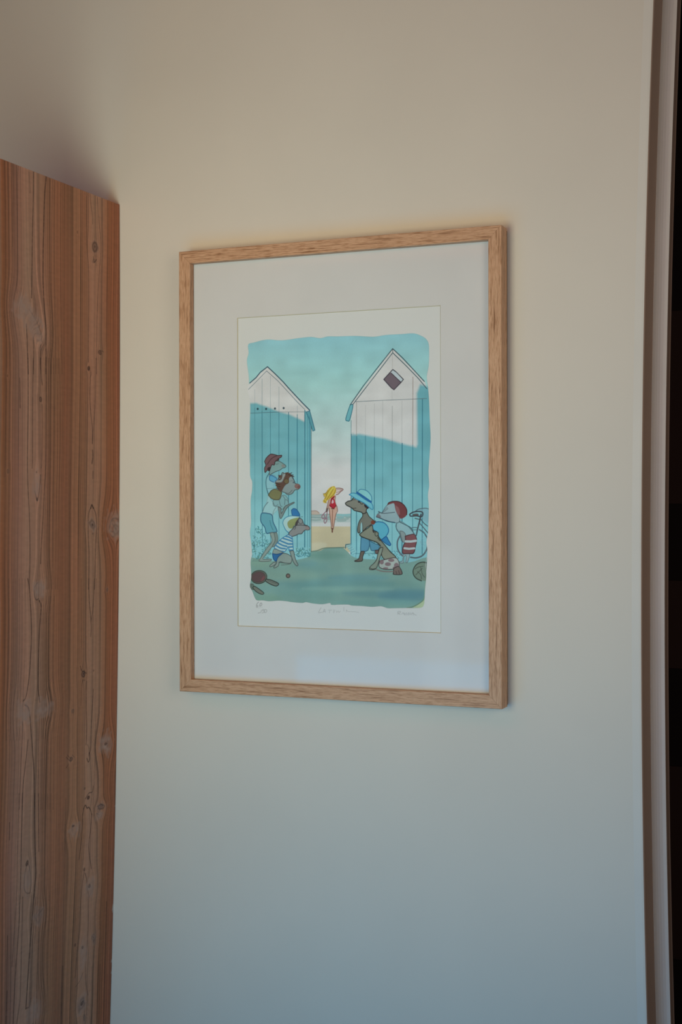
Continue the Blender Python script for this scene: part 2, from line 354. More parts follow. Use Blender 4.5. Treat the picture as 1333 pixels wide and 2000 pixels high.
('s',(60,125,128),0.3941951335118402,8.333273899145071,0,[365,3831,353,3812]),
('s',(48,108,118),0.806967255806847,8.47869217661071,0,[516,4082,531,4047]),
('s',(48,108,118),0.847217685938499,5.125690042777077,0,[547,4168,539,4128]),
('s',(60,125,128),0.819894571550608,7.8443541164409964,0,[446,4263,473,4264]),
('s',(60,125,128),0.4663935238364668,9.56377306832879,0,[390,3862,390,3840]),
('s',(72,120,110),0.650123746219122,7.505834246744605,0,[272,4156,314,4138]),
('s',(48,108,118),0.8032883177715411,5.219737865865766,0,[458,3847,466,3827]),
('s',(72,120,110),0.7460752768223106,8.722020468466434,0,[370,3782,414,3789]),
('s',(72,120,110),0.7486596746032455,8.656287016135408,0,[375,4074,368,4051]),
('s',(72,120,110),0.8124645363129241,6.7963569769058365,0,[466,4144,496,4147]),
('s',(48,108,118),0.8370298183845185,8.260245793963403,0,[624,4072,627,4049]),
('s',(72,120,110),0.4535890196531619,5.226393931280006,0,[325,4003,355,3978]),
('s',(72,120,110),0.5478159008925342,9.832487940035351,0,[410,4296,396,4264]),
('s',(60,125,128),0.4297474880662255,8.122267875282352,0,[571,4065,611,4043]),
('s',(72,120,110),0.6448198898000657,6.1667130687483755,0,[388,4274,398,4257]),
('s',(48,108,118),0.6390530746051674,6.339209287468966,0,[593,4151,631,4133]),
('s',(48,108,118),0.6879486479786665,7.288867887022885,0,[464,4251,483,4220]),
('s',(60,125,128),0.5795151371211059,5.0168922866623475,0,[609,4062,578,4031]),
('s',(60,125,128),0.6497720853211401,9.492076258211256,0,[525,3994,553,3985]),
('s',(72,120,110),0.8482312312186799,5.535086946066019,0,[532,4156,529,4127]),
('s',(60,125,128),0.6255214187539231,7.6488363642236905,0,[334,4223,334,4185]),
('s',(60,125,128),0.8137710535232531,9.599003067896236,0,[401,3779,401,3745]),
('s',(48,108,118),0.5086412090662642,5.970683658741257,0,[409,4011,446,3996]),
('s',(48,108,118),0.6420821478047747,9.049655334765138,0,[629,4103,605,4079]),
('s',(48,108,118),0.6085094848244126,5.639172621109537,0,[562,4100,580,4087]),
('s',(60,125,128),0.6825698801334216,5.046873649675026,0,[421,3795,453,3785]),
('s',(48,108,118),0.4482844136853598,6.961068795890394,0,[305,4035,289,4022]),
('s',(60,125,128),0.46062335728567977,8.94436111247117,0,[567,4152,609,4150]),
('s',(72,120,110),0.3896404725830874,7.646829461584934,0,[640,4240,655,4225]),
('s',(60,125,128),0.7788250335310339,9.184639734218173,0,[320,4143,307,4111]),
('s',(60,125,128),0.7371527366475454,7.141792489526888,0,[284,4200,266,4170]),
('s',(72,120,110),0.49860376845308824,7.341958080831134,0,[280,4275,290,4243]),
('s',(60,125,128),0.6944241143858685,9.862958036240977,0,[365,3842,409,3849]),
('s',(72,120,110),0.4865462048834498,8.897650481079316,0,[386,3958,370,3932]),
('s',(60,125,128),0.7402309797634559,6.104328679895402,0,[312,4020,280,3987]),
('s',(60,125,128),0.6081846649270873,5.559151189199097,0,[310,4151,335,4148]),
('s',(72,120,110),0.6678944664496658,9.9127261084516,0,[398,4313,388,4290]),
('s',(48,108,118),0.4490779818616753,7.86051104954808,0,[330,3946,307,3908]),
('s',(48,108,118),0.5911365827789297,8.181558990501296,0,[537,3932,526,3902]),
('s',(72,120,110),0.6522541457512179,7.292013695781384,0,[523,4250,552,4249]),
('s',(48,108,118),0.3952937719165303,5.684348673515486,0,[423,4200,446,4204]),
('s',(48,108,118),0.3700925725568027,7.93554458346848,0,[497,4178,525,4152]),
('s',(60,125,128),0.7895550220282521,9.281034306649362,0,[401,3768,389,3734]),
('s',(48,108,118),0.40035826824236553,8.521018381021108,0,[477,3912,508,3891]),
('s',(72,120,110),0.7599946699028638,7.190004253068412,0,[317,4180,352,4179]),
('s',(72,120,110),0.7254116145250645,8.09812590662085,0,[304,4194,333,4169]),
('s',(48,108,118),0.41014600658518563,8.351785021579033,0,[530,4226,532,4194]),
('s',(60,125,128),0.7121228059324827,6.085924847188663,0,[522,3969,536,3942]),
('s',(48,108,118),0.5607299533327115,7.380978738725896,0,[510,4098,506,4071]),
('s',(60,125,128),0.46288670602139814,9.863097304390518,0,[555,3980,545,3965]),
('s',(48,108,118),0.522209945981574,6.961069774824665,0,[407,3839,394,3821]),
('s',(72,120,110),0.36371997135765244,8.58596373507668,0,[351,4073,384,4042]),
('s',(60,125,128),0.42717919939976406,5.06012465458666,0,[584,4188,613,4168]),
('s',(60,125,128),0.4101148766620751,9.259944810407124,0,[537,4111,510,4085]),
('s',(72,120,110),0.7542805854894643,6.528231774963948,0,[587,4222,609,4215]),
('s',(60,125,128),0.8303417666482955,5.341296034909525,0,[417,4061,431,4029]),
('s',(60,125,128),0.6059073171857903,9.793541906012049,0,[486,3874,531,3859]),
('s',(60,125,128),0.8349240447355317,5.706554148330897,0,[407,3996,433,3975]),
('s',(60,125,128),0.4418913348502651,8.76866026440639,0,[352,3815,353,3788]),
('s',(48,108,118),0.6446812588898923,6.1455146337447335,0,[479,3909,465,3889]),
('s',(72,120,110),0.3999971051048132,9.479875282435525,0,[432,4299,458,4274]),
('s',(48,108,118),0.7972317258668067,9.13112399233842,0,[459,4257,479,4245]),
('s',(60,125,128),0.6505786047914119,5.711105282320943,0,[459,3920,489,3925]),
('s',(48,108,118),0.7575436411996834,8.269544491915013,0,[533,4197,578,4180]),
('s',(72,120,110),0.8466968415527696,7.063965196153745,0,[629,4155,614,4129]),
('s',(72,120,110),0.4756534817852346,8.957835254648078,0,[330,4066,311,4035]),
('s',(60,125,128),0.4122405630069378,9.353712120627105,0,[470,4086,494,4080]),
('s',(72,120,110),0.41175604902787,9.442620929921812,0,[639,4162,606,4142]),
('s',(60,125,128),0.8330290477512996,5.357129679698901,0,[486,4200,478,4175]),
('s',(72,120,110),0.4112248741496789,9.947901809996623,0,[618,4137,604,4119]),
('s',(48,108,118),0.7183985943196733,5.4235671076786405,0,[497,4206,473,4169]),
('s',(72,120,110),0.5217270817296924,8.390189659662887,0,[524,4123,562,4101]),
('s',(60,125,128),0.8334741251066589,5.401043621265599,0,[441,4310,482,4293]),
('s',(48,108,118),0.7437289822416773,8.572991979333917,0,[513,4046,494,4013]),
('s',(72,120,110),0.8431433985740695,6.325119676492227,0,[419,4225,405,4197]),
('s',(72,120,110),0.5523312975322082,8.7766780196046,0,[452,4227,481,4226]),
('s',(48,108,118),0.6454777654114836,6.309992493479406,0,[578,4109,599,4091]),
('s',(60,125,128),0.6327370336870912,9.814913293932925,0,[469,4279,485,4263]),
('s',(72,120,110),0.3828146332120634,7.182608920216422,0,[302,4087,330,4077]),
('s',(48,108,118),0.8436365501658276,8.386934524751599,0,[468,4087,487,4077]),
('s',(60,125,128),0.7635459405209578,5.478199734099402,0,[505,3977,523,3970]),
('s',(48,108,118),0.7034597524633077,7.830044521148412,0,[285,4077,321,4064]),
('s',(72,120,110),0.7264424628387068,5.111520257234305,0,[287,3907,315,3907]),
('s',(72,120,110),0.5124473004905339,5.8810962282886505,0,[590,4245,617,4230]),
('s',(60,125,128),0.5095414773001532,8.972528499951682,0,[533,4121,549,4102]),
('s',(48,108,118),0.6752542896237692,8.804884531288788,0,[430,4080,473,4066]),
('s',(48,108,118),0.7516099098222271,5.667414160661804,0,[334,3798,353,3764]),
('s',(48,108,118),0.37685949380733647,8.706157006130535,0,[345,3979,369,3976]),
('s',(60,125,128),0.8258147342993543,5.633387663105205,0,[584,4174,590,4144]),
('s',(72,120,110),0.8233678482019551,7.198251152523515,0,[598,4053,618,4040]),
('s',(60,125,128),0.6498674009108285,8.804159062403302,0,[521,4295,507,4277]),
('s',(48,108,118),0.848333567563637,9.756568568278599,0,[325,4093,320,4073]),
('s',(72,120,110),0.5764759278562047,8.007199562323617,0,[277,4037,299,4031]),
('s',(48,108,118),0.351523265022061,9.99181190811807,0,[513,4223,538,4190]),
('s',(72,120,110),0.8140310739506669,9.247792902147667,0,[396,4285,381,4267]),
('s',(60,125,128),0.7375530843850211,7.900307884296293,0,[572,4022,567,4005]),
('s',(60,125,128),0.6983623875460856,6.879304711010926,0,[384,4005,398,3989]),
('s',(72,120,110),0.6443608682754565,5.485643474668174,0,[1317,4153,1360,4158]),
('s',(60,125,128),0.3712543655012584,9.044392366139018,0,[1185,4230,1168,4209]),
('s',(48,108,118),0.4395808413097079,6.2879640356859205,0,[1184,4184,1198,4158]),
('s',(72,120,110),0.7714281683485203,7.901629451639533,0,[1369,4213,1369,4184]),
('s',(72,120,110),0.5260638554658619,6.728243489992881,0,[1180,4198,1210,4179]),
('s',(60,125,128),0.5511867583649357,5.0745878095214945,0,[1217,4217,1246,4213]),
('s',(72,120,110),0.8360285680937255,6.144267083949776,0,[1157,4214,1202,4199]),
('s',(72,120,110),0.4113428797653576,5.018403947015026,0,[1363,4145,1359,4105]),
('s',(72,120,110),0.5629629768756981,5.4668452147626265,0,[1172,4220,1174,4200]),
('s',(48,108,118),0.5522476834721731,6.832303729567844,0,[1199,4193,1174,4172]),
('s',(60,125,128),0.6533767666116019,8.363661952917376,0,[1299,4263,1319,4228]),
('s',(72,120,110),0.7323490009698121,5.559928492399233,0,[1297,4200,1334,4194]),
('s',(72,120,110),0.630042914380827,9.990794507056073,0,[1190,4232,1193,4205]),
('s',(72,120,110),0.4096467398504334,8.9603192279817,0,[1280,4210,1305,4213]),
('s',(48,108,118),0.8380108710371048,8.944855792377474,0,[1195,4269,1168,4254]),
('s',(48,108,118),0.8265509359826362,5.05143558001634,0,[1262,4243,1299,4224]),
('s',(72,120,110),0.6402046984586962,6.298310585331027,0,[1252,4212,1249,4183]),
('s',(60,125,128),0.44282796586163486,9.283072507797185,0,[1387,4249,1423,4237]),
('s',(72,120,110),0.7502152139916796,7.471540465029548,0,[1257,4199,1258,4178]),
('s',(60,125,128),0.721591552376545,5.769491854473454,0,[1309,4247,1329,4220]),
('s',(72,120,110),0.8157775593269989,8.532422658012617,0,[1397,4236,1388,4207]),
('s',(72,120,110),0.6761447200848891,6.713818477689235,0,[1143,4226,1161,4213]),
('s',(60,125,128),0.35964502289488326,5.447610082304116,0,[1141,4137,1132,4109]),
('s',(60,125,128),0.4507318073173316,6.753708816281814,0,[1224,4240,1253,4222]),
('s',(48,108,118),0.4740292923021223,5.3061692028801115,0,[1289,4160,1298,4137]),
('s',(48,108,118),0.5874807369158361,9.879390228223675,0,[1316,4212,1312,4175]),
('s',(48,108,118),0.351917851626601,8.386704036325275,0,[1258,4240,1289,4245]),
('s',(48,108,118),0.44439517166428416,8.830223439621578,0,[1217,4265,1257,4255]),
('s',(60,125,128),0.594538195270979,6.364929857805356,0,[1139,4235,1159,4235]),
('s',(72,120,110),0.5000078132407038,7.56998375375217,0,[1175,4172,1149,4154]),
('s',(48,108,118),0.6719084442706131,7.805692472348145,0,[1118,4233,1098,4221]),
('s',(60,125,128),0.7739416499508049,6.526518985398203,0,[1279,4228,1288,4194]),
('s',(72,120,110),0.3706071156716048,9.392194559725404,0,[1394,4207,1413,4197]),
('s',(72,120,110),0.6914191084713868,5.589266402596098,0,[1242,4163,1255,4143]),
('s',(72,120,110),0.6295865832275717,8.1961535760909,0,[1142,4148,1156,4115]),
('s',(72,120,110),0.5586775087969167,6.93960025990614,0,[1377,4272,1348,4242]),
('s',(72,120,110),0.7424961822792078,7.956439459874263,0,[1214,4168,1231,4157]),
('s',(60,125,128),0.7579073292973957,6.035309496125594,0,[1283,4154,1297,4126]),
('s',(48,108,118),0.721163190088212,6.872739392088128,0,[1172,4175,1141,4151]),
('s',(72,120,110),0.835572118523711,5.6078894237876025,0,[1199,4192,1212,4155]),
('s',(60,125,128),0.7753373537220684,7.149945855709738,0,[1140,4246,1160,4236]),
('s',(72,120,110),0.5512989158832667,9.720915377930824,0,[1225,4157,1255,4140]),
('s',(60,125,128),0.7528855001625252,8.042128553127085,0,[1255,4133,1266,4107]),
('s',(60,125,128),0.3995620316666946,7.805268391391493,0,[1182,4178,1194,4140]),
('s',(72,120,110),0.7732105815031469,8.61158801274588,0,[1399,4163,1395,4124]),
('s',(48,108,118),0.8249315897212872,5.010957128452571,0,[1311,4214,1355,4198]),
('s',(48,108,118),0.4970704912585878,8.878884745343047,0,[1354,4259,1399,4261]),
('s',(72,120,110),0.41285257992626695,5.544340391024772,0,[1183,4140,1162,4106]),
('s',(60,125,128),0.5492595402132157,5.754968831323499,0,[1210,4158,1229,4126]),
('s',(72,120,110),0.4261760396358393,6.541093135438233,0,[1133,4182,1153,4180]),
('s',(72,120,110),0.5341564167186013,9.04749395517561,0,[1146,4146,1146,4126]),
('s',(48,108,118),0.7276273868581757,6.623885282663929,0,[1183,4270,1156,4253]),
('s',(48,108,118),0.38862597227821344,9.83055403448348,0,[1372,4189,1348,4155]),
('s',(48,108,118),0.728170493488584,6.988918684345554,0,[1217,4260,1198,4245]),
('s',(60,125,128),0.8299537292594832,7.151638166334612,0,[1391,4244,1417,4207]),
('s',(60,125,128),0.3601509677090439,7.9006070066625265,0,[1199,4131,1232,4109]),
('s',(60,125,128),0.366303702320683,8.10145186048577,0,[1180,4255,1165,4230]),
('s',(48,108,118),0.557294524824708,5.012346646329066,0,[1249,4230,1239,4208]),
('s',(72,120,110),0.5501744174319589,5.879414935469551,0,[1276,4207,1302,4200]),
('s',(60,125,128),0.351953335849173,9.314269360740118,0,[1120,4202,1149,4170]),
('s',(60,125,128),0.492939272612825,6.141927945179473,0,[1202,4144,1224,4128]),
('s',(48,108,118),0.3574639565229125,9.308379203412429,0,[1376,4223,1384,4203]),
('s',(72,120,110),0.5914679886566288,8.158454712239065,0,[1389,4255,1409,4253]),
('s',(60,125,128),0.8216781724998188,5.6519444142071995,0,[1330,4246,1366,4247]),
('s',(60,125,128),0.41118989777542575,8.236627168455158,0,[1355,4218,1380,4191]),
('s',(48,108,118),0.5019952382558628,6.704770251191398,0,[1234,4186,1225,4164]),
('s',(48,108,118),0.7636657390983231,8.97437467326337,0,[1271,4138,1271,4116]),
('s',(60,125,128),0.4071662005820459,5.669239093589955,0,[1162,4233,1167,4216]),
('s',(60,125,128),0.7085586282973638,9.448191195289198,0,[1195,4175,1209,4146]),
('s',(48,108,118),0.5964687405066477,5.3535622126675655,0,[1388,4218,1402,4189]),
('s',(60,125,128),0.7106602912363378,8.545542206152186,0,[2631,4284,2614,4265]),
('s',(60,125,128),0.7512235258500278,5.092478366910642,0,[2897,4221,2876,4202]),
('s',(60,125,128),0.4231796716292657,9.097741788837057,0,[3042,4161,3065,4135]),
('s',(48,108,118),0.38533860293581174,6.2711701943843,0,[2868,4271,2856,4253]),
('s',(48,108,118),0.4953386013049318,7.304701469879516,0,[2739,4282,2768,4286]),
('s',(60,125,128),0.7124287105972955,8.26420045455562,0,[2924,4176,2916,4147]),
('s',(48,108,118),0.4573905801730013,8.06231547263679,0,[2752,4201,2739,4175]),
('s',(60,125,128),0.7429632947307532,6.063164062890767,0,[3048,4168,3019,4146]),
('s',(48,108,118),0.3604253121920722,9.846635357749225,0,[3036,4213,3035,4195]),
('s',(60,125,128),0.8109805110020925,7.099991956095584,0,[2766,4255,2783,4245]),
('s',(72,120,110),0.5823459100665889,9.797897951989611,0,[3037,4277,3063,4278]),
('s',(72,120,110),0.35552580102332687,9.591303944797684,0,[2523,4234,2504,4213]),
('s',(48,108,118),0.6879663678301242,5.173205495025627,0,[3001,4168,2979,4145]),
('s',(72,120,110),0.40239751885332553,7.075719581577724,0,[2584,4217,2598,4179]),
('s',(48,108,118),0.39853073593961397,5.359448434993922,0,[2933,4162,2966,4159]),
('s',(60,125,128),0.746932345193761,5.846015615815679,0,[3006,4240,3037,4211]),
('s',(60,125,128),0.5350743435260995,5.487765225875866,0,[2585,4273,2591,4246]),
('s',(48,108,118),0.4731045020405666,9.49259473510583,0,[2974,4237,2985,4216]),
('s',(72,120,110),0.5942772751204277,9.708249118310135,0,[2679,4251,2683,4223]),
('s',(48,108,118),0.3537134678726966,7.81484114621527,0,[2574,4200,2557,4188]),
('s',(48,108,118),0.4911039180106824,5.301362700271931,0,[3013,4206,2998,4168]),
('s',(60,125,128),0.5980398179818647,5.992619854842824,0,[2784,4256,2805,4244]),
('s',(60,125,128),0.814496313848858,7.995943056358645,0,[2998,4277,3006,4237]),
('s',(72,120,110),0.706989294192719,5.4239632039124,0,[2840,4225,2847,4204]),
('s',(72,120,110),0.5201529287389745,6.940903957880796,0,[2539,4226,2514,4211]),
('s',(72,120,110),0.3601359744536411,6.552252834565172,0,[2947,4259,2983,4245]),
('s',(60,125,128),0.6729072871554054,7.268704621782009,0,[2799,4246,2820,4215]),
('s',(72,120,110),0.7698874403193366,9.358380761490412,0,[2751,4282,2747,4265]),
('s',(60,125,128),0.44224669301778535,7.14021360070346,0,[3068,4217,3108,4216]),
('s',(60,125,128),0.6898878468497156,9.338742947395307,0,[3146,4214,3178,4203]),
('s',(60,125,128),0.6703620745149388,7.850181222854871,0,[3071,4271,3040,4242]),
('s',(72,120,110),0.3719125127145837,9.416540998157819,0,[2855,4204,2847,4186]),
('s',(48,108,118),0.8032870075134553,9.445998549476386,0,[2778,4218,2764,4185]),
('s',(48,108,118),0.3674004651609348,9.329496552789179,0,[2809,4238,2782,4217]),
('s',(48,108,118),0.5841153649463191,6.464764368599735,0,[2588,4274,2605,4247]),
('s',(60,125,128),0.42161882681973706,7.5480165803381265,0,[3130,4280,3164,4275]),
('s',(48,108,118),0.8420182819203706,8.195696607112817,0,[2681,4197,2721,4186]),
('s',(72,120,110),0.5851134765178998,7.80777013642224,0,[3134,4185,3135,4161]),
('s',(48,108,118),0.5477059486316664,8.300434564478177,0,[2877,4279,2861,4257]),
('s',(48,108,118),0.7425495283173988,6.453131470198431,0,[2916,4211,2939,4206]),
('s',(72,120,110),0.36829212284272433,7.358372970607553,0,[2723,4285,2704,4246]),
('s',(60,125,128),0.7568851577576414,9.161491040689363,0,[2909,4270,2943,4268]),
('s',(60,125,128),0.5414689350320714,8.371622734458414,0,[2965,4208,2988,4195]),
('s',(48,108,118),0.6073299213071693,7.974090558463301,0,[2990,4270,3017,4273]),
('s',(72,120,110),0.570500783076882,7.325746649359406,0,[2928,4274,2959,4262]),
('s',(70,105,95),0.5,6,0,[290,4363,301,4325]),
('s',(70,105,95),0.5,6,0,[317,4362,329,4316]),
('s',(70,105,95),0.5,6,0,[345,4362,356,4299]),
('s',(70,105,95),0.5,6,0,[372,4362,383,4309]),
('s',(70,105,95),0.5,6,0,[399,4361,410,4311]),
('s',(70,105,95),0.5,6,0,[427,4361,438,4310]),
('s',(70,105,95),0.5,6,0,[454,4361,465,4300]),
('s',(70,105,95),0.5,6,0,[481,4361,492,4321]),
('s',(70,105,95),0.5,6,0,[508,4360,519,4307]),
('s',(70,105,95),0.5,6,0,[536,4360,547,4321]),
('s',(70,105,95),0.5,6,0,[563,4360,574,4298]),
('s',(70,105,95),0.5,6,0,[590,4359,601,4310]),
('f',(132,172,170),1,3,1,[595,3174,649,3260,676,3285,838,3262,824,3384,783,3433,702,3506,668,3543,485,3496,492,3456,560,3309]),
('s',(110,130,130),0.35,6,1,[595,3174,649,3260,676,3285,838,3262,824,3384,783,3433,702,3506,668,3543,485,3496,492,3456,560,3309,595,3174]),
('s',(70,100,105),0.7,8,1,[588,3303,513,3389,482,3475]),
('s',(90,105,105),0.6,7,1,[750,3390,702,3457,682,3518]),
('f',(122,170,172),1,3,1,[569,2867,624,2818,732,2844,725,2942,691,3003,724,3065,650,3113,595,3168,562,3063,548,2940]),
('s',(60,110,120),0.5,6,1,[569,2867,624,2818,732,2844,725,2942,691,3003,724,3065,650,3113,595,3168,562,3063,548,2940,569,2867]),
('s',(45,95,105),0.8,8,1,[624,2769,562,2867,550,2977,568,3076,606,3180]),
('s',(60,100,108),0.5,6,1,[575,3063,704,3052]),
('f',(78,142,150),1,3,1,[471,3493,566,3500,668,3533,688,3653,755,3788,757,3831,646,3843,558,3856,525,3752,450,3653,447,3542]),
('s',(38,88,112),0.8,10,1,[471,3493,566,3500,668,3533,688,3653,755,3788,757,3831,646,3843,558,3856,525,3752,450,3653,447,3542,471,3493]),
('s',(38,95,110),0.6,7,1,[627,3629,640,3702,687,3800]),
('f',(118,135,126),1,3,1,[626,3856,701,3849,727,3972,686,4070,563,4218,488,4305,515,4323,638,4316,651,4334,590,4356,413,4355,454,4281,557,4133,666,3997]),
('s',(80,90,84),0.8,7,1,[626,3856,701,3849,727,3972,686,4070,563,4218,488,4305,515,4323,638,4316,651,4334,590,4356,413,4355,454,4281,557,4133,666,3997,626,3856]),
('f',(105,122,114),1,3,1,[707,3856,761,3849,781,3959,754,4045,693,4095,672,4083,727,3984]),
('s',(80,90,84),0.8,7,1,[707,3856,761,3849,781,3959,754,4045,693,4095,672,4083,727,3984,707,3856]),
('f',(110,150,148),0.9,3,1,[683,3285,730,3249,811,3261,865,3188,933,3189,986,3262,986,3360,918,3384,864,3433,811,3384,703,3371]),
('s',(75,95,95),0.6,7,1,[683,3285,730,3249,811,3261,865,3188,933,3189,986,3262,986,3360,918,3384,864,3433,811,3384,703,3371,683,3285]),
('s',(75,95,98),0.7,7,1,[811,3274,831,3359,865,3384]),
('s',(75,95,98),0.7,7,1,[879,3188,919,3250,912,3348]),
('s',(75,95,98),0.7,6,1,[932,3262,973,3274,999,3348]),
('s',(75,95,98),0.7,6,1,[689,3310,730,3371,784,3347]),
('f',(104,122,118),1,3,1,[784,3384,844,3415,851,3506,918,3384,986,3348,1086,3306,1096,3321,999,3372,932,3445,864,3570,823,3580]),
('s',(72,82,80),0.8,8,1,[784,3384,844,3415,851,3506,918,3384,986,3348,1086,3306,1096,3321,999,3372,932,3445,864,3570,823,3580,784,3384]),
('f',(106,106,68),1,3,1,[595,3177,650,3101,731,3071,852,3121,838,3200,798,3259,676,3248]),
('s',(70,66,50),0.8,8,1,[595,3177,650,3101,731,3071,852,3121,838,3200,798,3259,676,3248,595,3177]),
('f',(108,140,134),1,3,1,[631,2696,665,2641,713,2629,733,2580,794,2573,868,2607,942,2661,921,2690,874,2701,827,2732,732,2764,651,2804,617,2818,624,2745]),
('s',(62,80,80),0.8,7,1,[631,2696,665,2641,713,2629,733,2580,794,2573,868,2607,942,2661,921,2690,874,2701,827,2732,732,2764,651,2804,617,2818,624,2745,631,2696]),
('f',(120,118,110),0.9,3,1,[921,2671,914,2680,904,2686,891,2687,878,2685,866,2679,857,2670,854,2659,855,2649,861,2640,872,2634,885,2632,898,2635,910,2641,918,2650,922,2661]),
('s',(70,85,82),0.6,6,1,[733,2623,773,2630,794,2612]),
('f',(102,74,76),1,3,1,[523,2577,557,2516,639,2450,720,2458,788,2475,858,2472,848,2505,801,2529,787,2563,733,2580,713,2641,672,2635,651,2665,617,2744,577,2732,532,2774,522,2694,546,2645]),
('s',(58,42,44),0.8,8,1,[523,2577,557,2516,639,2450,720,2458,788,2475,858,2472,848,2505,801,2529,787,2563,733,2580,713,2641,672,2635,651,2665,617,2744,577,2732,532,2774,522,2694,546,2645,523,2577]),
('s',(58,40,42),0.7,8,1,[577,2627,638,2548,693,2506,774,2474]),
('f',(42,34,36),0.9,3,1,[577,2695,638,2677,624,2745,590,2738]),
('f',(45,36,36),0.7,3,1,[720,2586,794,2520,814,2539,794,2565,747,2575,717,2635]),
('f',(118,134,130),1,3,1,[988,2859,1055,2842,1101,2922,1121,2973,1195,2993,1217,3035,1181,3078,1114,3092,1060,3153,973,3171,919,3134,866,3115,879,3054,933,2993,987,2945]),
('s',(70,82,80),0.8,8,1,[988,2859,1055,2842,1101,2922,1121,2973,1195,2993,1217,3035,1181,3078,1114,3092,1060,3153,973,3171,919,3134,866,3115,879,3054,933,2993,987,2945,988,2859]),
('f',(118,86,78),0.95,3,1,[1218,3038,1209,3053,1193,3064,1173,3069,1151,3067,1131,3058,1117,3045,1109,3028,1110,3011,1119,2996,1134,2985,1155,2980,1176,2982,1196,2991,1211,3004,1219,3021]),
('f',(95,60,56),0.6,3,1,[1223,3045,1217,3056,1208,3063,1197,3067,1186,3066,1176,3061,1168,3053,1165,3042,1166,3031,1171,3021,1180,3013,1191,3009,1203,3010,1213,3015,1220,3023,1224,3034]),
('s',(62,72,70),0.6,7,1,[1061,3092,1000,3146,933,3140]),
('f',(84,62,50),1,3,1,[738,2967,786,2943,853,2943,867,2870,813,2876,793,2845,833,2821,867,2833,921,2791,988,2798,1068,2836,1001,2853,974,2896,994,2945,933,2993,893,3054,845,3121,792,3084,758,3028]),
('f',(84,62,50),1,3,1,[813,2918,853,2845,921,2785,1002,2784,1088,2858,1048,2850,1008,2872,987,2933,934,2914,880,2931]),
('f',(96,84,54),1,3,1,[998,2935,994,2952,984,2966,968,2975,950,2979,931,2975,916,2965,905,2951,901,2934,905,2917,916,2903,932,2894,950,2891,969,2894,984,2904,995,2918]),
('s',(70,50,40),0.8,7,1,[998,2935,994,2952,984,2966,968,2975,950,2979,931,2975,916,2965,905,2951,901,2934,905,2917,916,2903,932,2894,950,2891,969,2894,984,2904,995,2918,998,2935]),
('s',(60,42,36),0.85,9,1,[792,2894,813,2839,797,2826]),
('s',(60,42,36),0.85,9,1,[853,2827,867,2784]),
('s',(60,42,36),0.85,9,1,[934,2822,975,2780]),
('s',(60,42,36),0.85,9,1,[988,2816,1055,2784]),
('s',(60,42,36),0.85,9,1,[1001,2823,1095,2854]),
('s',(60,42,36),0.85,9,1,[812,2992,731,2961]),
('s',(60,42,36),0.85,9,1,[826,3029,745,3010]),
('s',(60,42,36),0.85,9,1,[1028,2823,1082,2824]),
('s',(60,42,36),0.85,9,1,[907,2797,881,2778]),
('s',(60,42,36),0.85,9,1,[798,3065,751,3053]),
('s',(60,42,36),0.85,9,1,[813,2894,792,2943]),
('s',(40,62,70),0.7,8,1,[1048,2842,1101,2922,1121,2973]),
('f',(50,70,80),0.8,3,1,[1101,2956,1100,2962,1097,2968,1093,2971,1088,2973,1083,2971,1078,2968,1075,2962,1074,2955,1076,2949,1078,2943,1083,2940,1088,2938,1093,2940,1097,2944,1100,2949]),
('s',(60,80,84),0.6,5,1,[1021,2933,1068,2921]),
('f',(128,136,128),1,3,1,[732,2899,799,2912,853,2894,874,2821,901,2795,934,2810,907,2871,866,2944,812,2955,745,2948]),
('s',(85,80,78),0.8,7,1,[732,2899,799,2912,853,2894,874,2821,901,2795,934,2810,907,2871,866,2944,812,2955,745,2948,732,2899]),
('f',(74,146,170),1,3,1,[617,2843,664,2829,766,2887,732,2930,704,2948,623,2910]),
('s',(35,95,135),0.8,8,1,[617,2843,664,2829,766,2887,732,2930,704,2948,623,2910,617,2843]),
('s',(120,165,175),0.8,7,1,[718,2942,697,3003,731,3052]),
('f',(146,178,172),1,3,1,[897,3727,879,3665,917,3592,998,3553,1105,3543,1199,3546,1179,3617,1131,3702,1078,3753,1051,3824,984,3836,930,3788]),
('s',(40,120,145),0.8,9,1,[897,3727,879,3665,917,3592,998,3553,1105,3543,1199,3546,1179,3617,1131,3702,1078,3753,1051,3824,984,3836,930,3788,897,3727]),
('f',(122,130,72),0.95,6,1,[968,3678,1018,3617,1119,3586,1192,3586,1131,3690,1064,3765,997,3761]),
('f',(28,102,148),1,3,1,[1046,3446,1093,3415,1159,3446,1210,3541,1119,3546,1063,3534]),
('s',(22,80,120),0.8,8,1,[1046,3446,1093,3415,1159,3446,1210,3541,1119,3546,1063,3534,1046,3446]),
('f',(122,124,120),1,3,1,[1199,3580,1259,3617,1291,3696,1358,3720,1401,3760,1384,3793,1304,3799,1244,3860,1184,3866,1131,3891,1044,3909,997,3855,1078,3769,1131,3714,1165,3629]),
('s',(66,72,72),0.8,8,1,[1199,3580,1259,3617,1291,3696,1358,3720,1401,3760,1384,3793,1304,3799,1244,3860,1184,3866,1131,3891,1044,3909,997,3855,1078,3769,1131,3714,1165,3629,1199,3580]),
('f',(128,108,102),0.7,3,1,[1393,3777,1386,3786,1373,3792,1357,3793,1340,3790,1325,3782,1313,3772,1308,3760,1309,3748,1316,3739,1329,3733,1345,3732,1362,3735,1377,3743,1389,3753,1394,3765]),
('s',(60,60,62),0.9,7,0,[1131,3712,1238,3708,1351,3724]),
('f',(55,48,50),0.85,3,1,[1125,3665,1179,3604,1185,3653,1151,3720,1118,3726]),
('s',(66,72,72),0.7,7,1,[1078,3775,1091,3726,1131,3751,1104,3787]),
